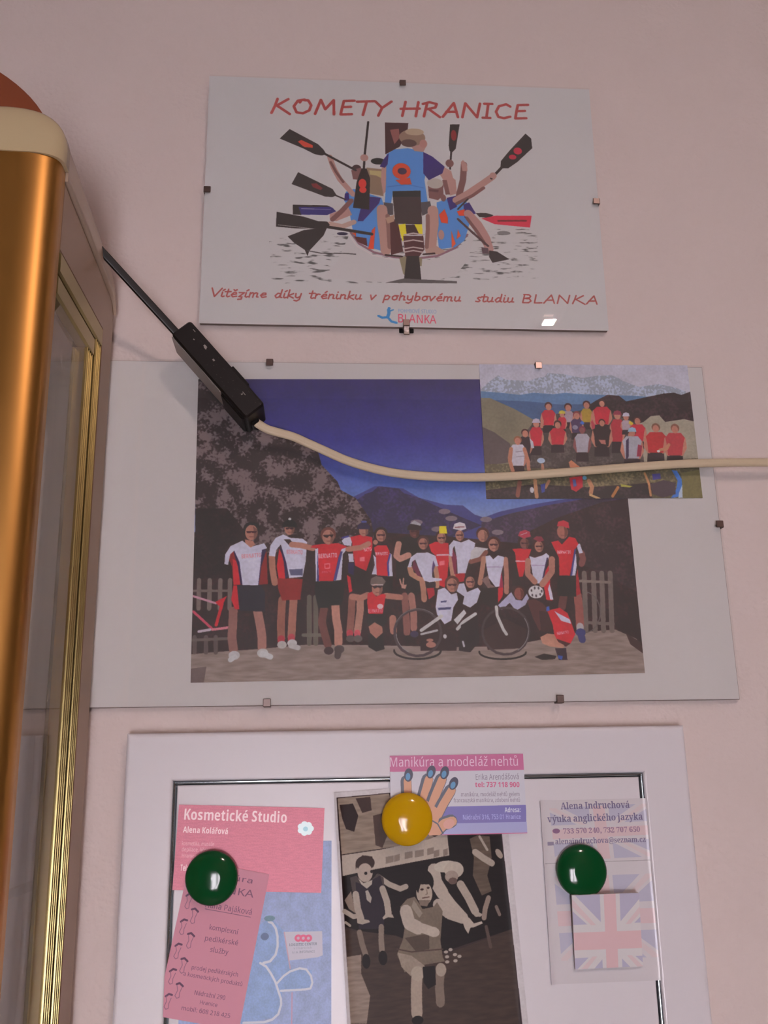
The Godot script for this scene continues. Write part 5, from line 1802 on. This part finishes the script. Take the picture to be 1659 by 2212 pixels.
	_e(a,[180,170,153],431,1063,40,40,0)
	_e(a,[173,162,146],571,1054,32,37,0)
	_p(a,[28,20,19],[464,1029,537,1030,534,1132,486,1152,463,1114])
	_e(a,[28,20,19],410,1312,34,24,0)
	_e(a,[71,57,50],564,1279,33,17,0)
	_e(a,[180,170,158],638,950,13,9,0)
	_e(a,[180,170,158],662,979,13,9,0)
	_e(a,[180,170,158],614,987,13,9,0)
	_e(a,[180,170,158],688,991,13,9,0)
	_e(a,[180,170,158],612,1015,13,9,0)
	_e(a,[180,170,158],662,1013,13,9,0)
	_e(a,[180,170,158],610,960,13,9,0)

func draw_manicure_card(a: Dictionary) -> void:
	_fill(a,[221,223,233],0)
	_p(a,[211,118,166],[-7,-15,847,-2,845,98,-5,96])
	_p(a,[134,129,203],[8,309,842,307,837,407,6,407])
	_p(a,[180,185,231],[6,407,841,407,849,482,5,481])
	_s(a,[218,108,158],8,[-3,474,845,474])
	_t(a,[247,218,238],"Manikúra a modeláž nehtů","sans",0,66,804,72,77)
	_s(a,[105,110,126],68,[98,152,100,247,123,358])
	_s(a,[228,175,141],47,[107,152,109,248,131,358])
	_s(a,[105,110,126],74,[232,146,200,249,180,359])
	_s(a,[228,175,141],52,[241,146,208,249,189,359])
	_s(a,[105,110,126],74,[316,147,267,250,213,391])
	_s(a,[228,175,141],52,[324,148,275,251,221,392])
	_s(a,[105,110,126],72,[372,212,315,299,254,408])
	_s(a,[228,175,141],50,[381,213,323,299,262,408])
	_s(a,[105,110,126],80,[370,394,320,409,252,470])
	_s(a,[228,175,141],58,[378,395,328,409,260,470])
	_p(a,[228,175,141],[90,326,216,265,306,330,286,424,353,394,301,463,136,477,80,420])
	_s(a,[105,110,126],8,[246,384,287,408,318,464])
	_e(a,[83,84,105],115,117,27,40,0.1)
	_e(a,[108,167,213],111,126,15,22,0.1)
	_e(a,[83,84,105],256,101,27,40,0.35)
	_e(a,[108,167,213],252,111,15,22,0.35)
	_e(a,[83,84,105],340,107,27,40,0.3)
	_e(a,[108,167,213],336,116,15,22,0.3)
	_e(a,[83,84,105],394,172,27,40,0.45)
	_e(a,[108,167,213],390,182,15,22,0.45)
	_e(a,[235,180,166],357,410,36,28,-0.4)
	_t(a,[156,149,171],"Erika Arendášová","sans",534,153,804,154,47)
	_t(a,[223,108,156],"tel: 737 118 900","sansb",528,196,806,201,42)
	_t(a,[151,144,166],"manikúra, modeláž nehtů gelem","sans",438,250,803,254,35)
	_t(a,[151,144,166],"francouzská manikúra, zdobení nehtů","sans",391,284,805,288,33)
	_t(a,[240,246,255],"Adresa:","sansb",706,349,805,349,40)
	_t(a,[207,211,255],"Nádražní 316, 753 01 Hranice","sans",445,386,804,389,38)

func draw_flag_sheet(a: Dictionary) -> void:
	_fill(a,[221,218,221],0)
	_p(a,[197,198,216],[132,44,307,40,311,138])
	_p(a,[197,198,216],[59,71,224,146,63,149])
	_p(a,[225,213,215],[58,46,95,45,280,148,249,148,58,55])
	_p(a,[197,198,216],[148,355,320,352,316,256])
	_p(a,[197,198,216],[73,332,229,252,69,255])
	_p(a,[225,213,215],[74,356,111,356,285,247,254,248,74,347])
	_p(a,[197,198,216],[608,33,432,37,436,135])
	_p(a,[197,198,216],[685,57,524,139,687,136])
	_p(a,[225,213,215],[684,32,646,33,467,144,499,143,684,41])
	_p(a,[197,198,216],[618,346,444,349,440,254])
	_p(a,[197,198,216],[692,320,527,246,690,242])
	_p(a,[225,213,215],[692,345,655,345,471,244,502,243,692,336])
	_p(a,[227,205,208],[332,40,407,38,419,350,345,351])
	_p(a,[227,205,208],[65,174,687,161,689,217,68,230])
	_p(a,[197,198,216],[133,448,302,446,304,595])
	_p(a,[197,198,216],[61,486,220,604,64,605])
	_p(a,[225,213,215],[60,448,97,448,274,609,244,609,61,462])
	_p(a,[197,198,216],[143,918,309,917,307,774])
	_p(a,[197,198,216],[71,881,223,764,68,765])
	_p(a,[225,213,215],[72,918,108,918,277,760,247,760,72,904])
	_p(a,[197,198,216],[594,445,423,446,425,594])
	_p(a,[197,198,216],[667,483,509,603,667,602])
	_p(a,[225,213,215],[667,444,631,444,455,608,485,608,667,459])
	_p(a,[197,198,216],[594,917,428,917,426,773])
	_p(a,[197,198,216],[666,880,510,764,667,763])
	_p(a,[225,213,215],[666,917,630,917,456,759,486,759,666,903])
	_p(a,[227,205,208],[326,446,399,446,404,917,332,917])
	_p(a,[227,205,208],[65,643,667,641,667,726,67,727])
	_s(a,[180,177,181],4,[9,369,690,366])
	_t(a,[125,118,153],"Alena Indruchová","serifb",130,54,567,55,55)
	_t(a,[125,118,153],"výuka anglického jazyka","serifb",41,129,645,128,55)
	_e(a,[149,113,146],92,181,23,15,0)
	_t(a,[154,126,156],"733 570 240, 732 707 650","serifb",136,198,620,199,44)
	_t(a,[134,126,158],"alenaindruchova@seznam.cz","serifb",82,259,651,259,44)
	_p(a,[156,149,173],[33,243,72,243,72,264,32,265])

func draw_flag_pad(a: Dictionary) -> void:
	_fill(a,[223,221,221],0)
	_p(a,[190,189,211],[2,-17,171,-17,169,159])
	_p(a,[190,189,211],[-70,28,85,169,-70,169])
	_p(a,[226,208,210],[-70,-17,-34,-17,139,175,109,175,-70,0])
	_p(a,[190,189,211],[1,538,166,539,167,370])
	_p(a,[190,189,211],[-70,494,84,358,-70,357])
	_p(a,[226,208,210],[-70,537,-35,537,138,353,108,353,-70,521])
	_p(a,[190,189,211],[463,-16,293,-17,290,159])
	_p(a,[190,189,211],[535,30,374,171,531,171])
	_p(a,[226,208,210],[536,-16,500,-16,320,176,350,176,536,1])
	_p(a,[190,189,211],[450,542,284,540,287,371])
	_p(a,[190,189,211],[523,499,370,360,526,361])
	_p(a,[226,208,210],[522,542,486,542,317,354,347,354,522,526])
	_p(a,[228,195,198],[195,-17,268,-17,260,540,189,539])
	_p(a,[228,195,198],[-70,213,530,216,528,317,-70,313])
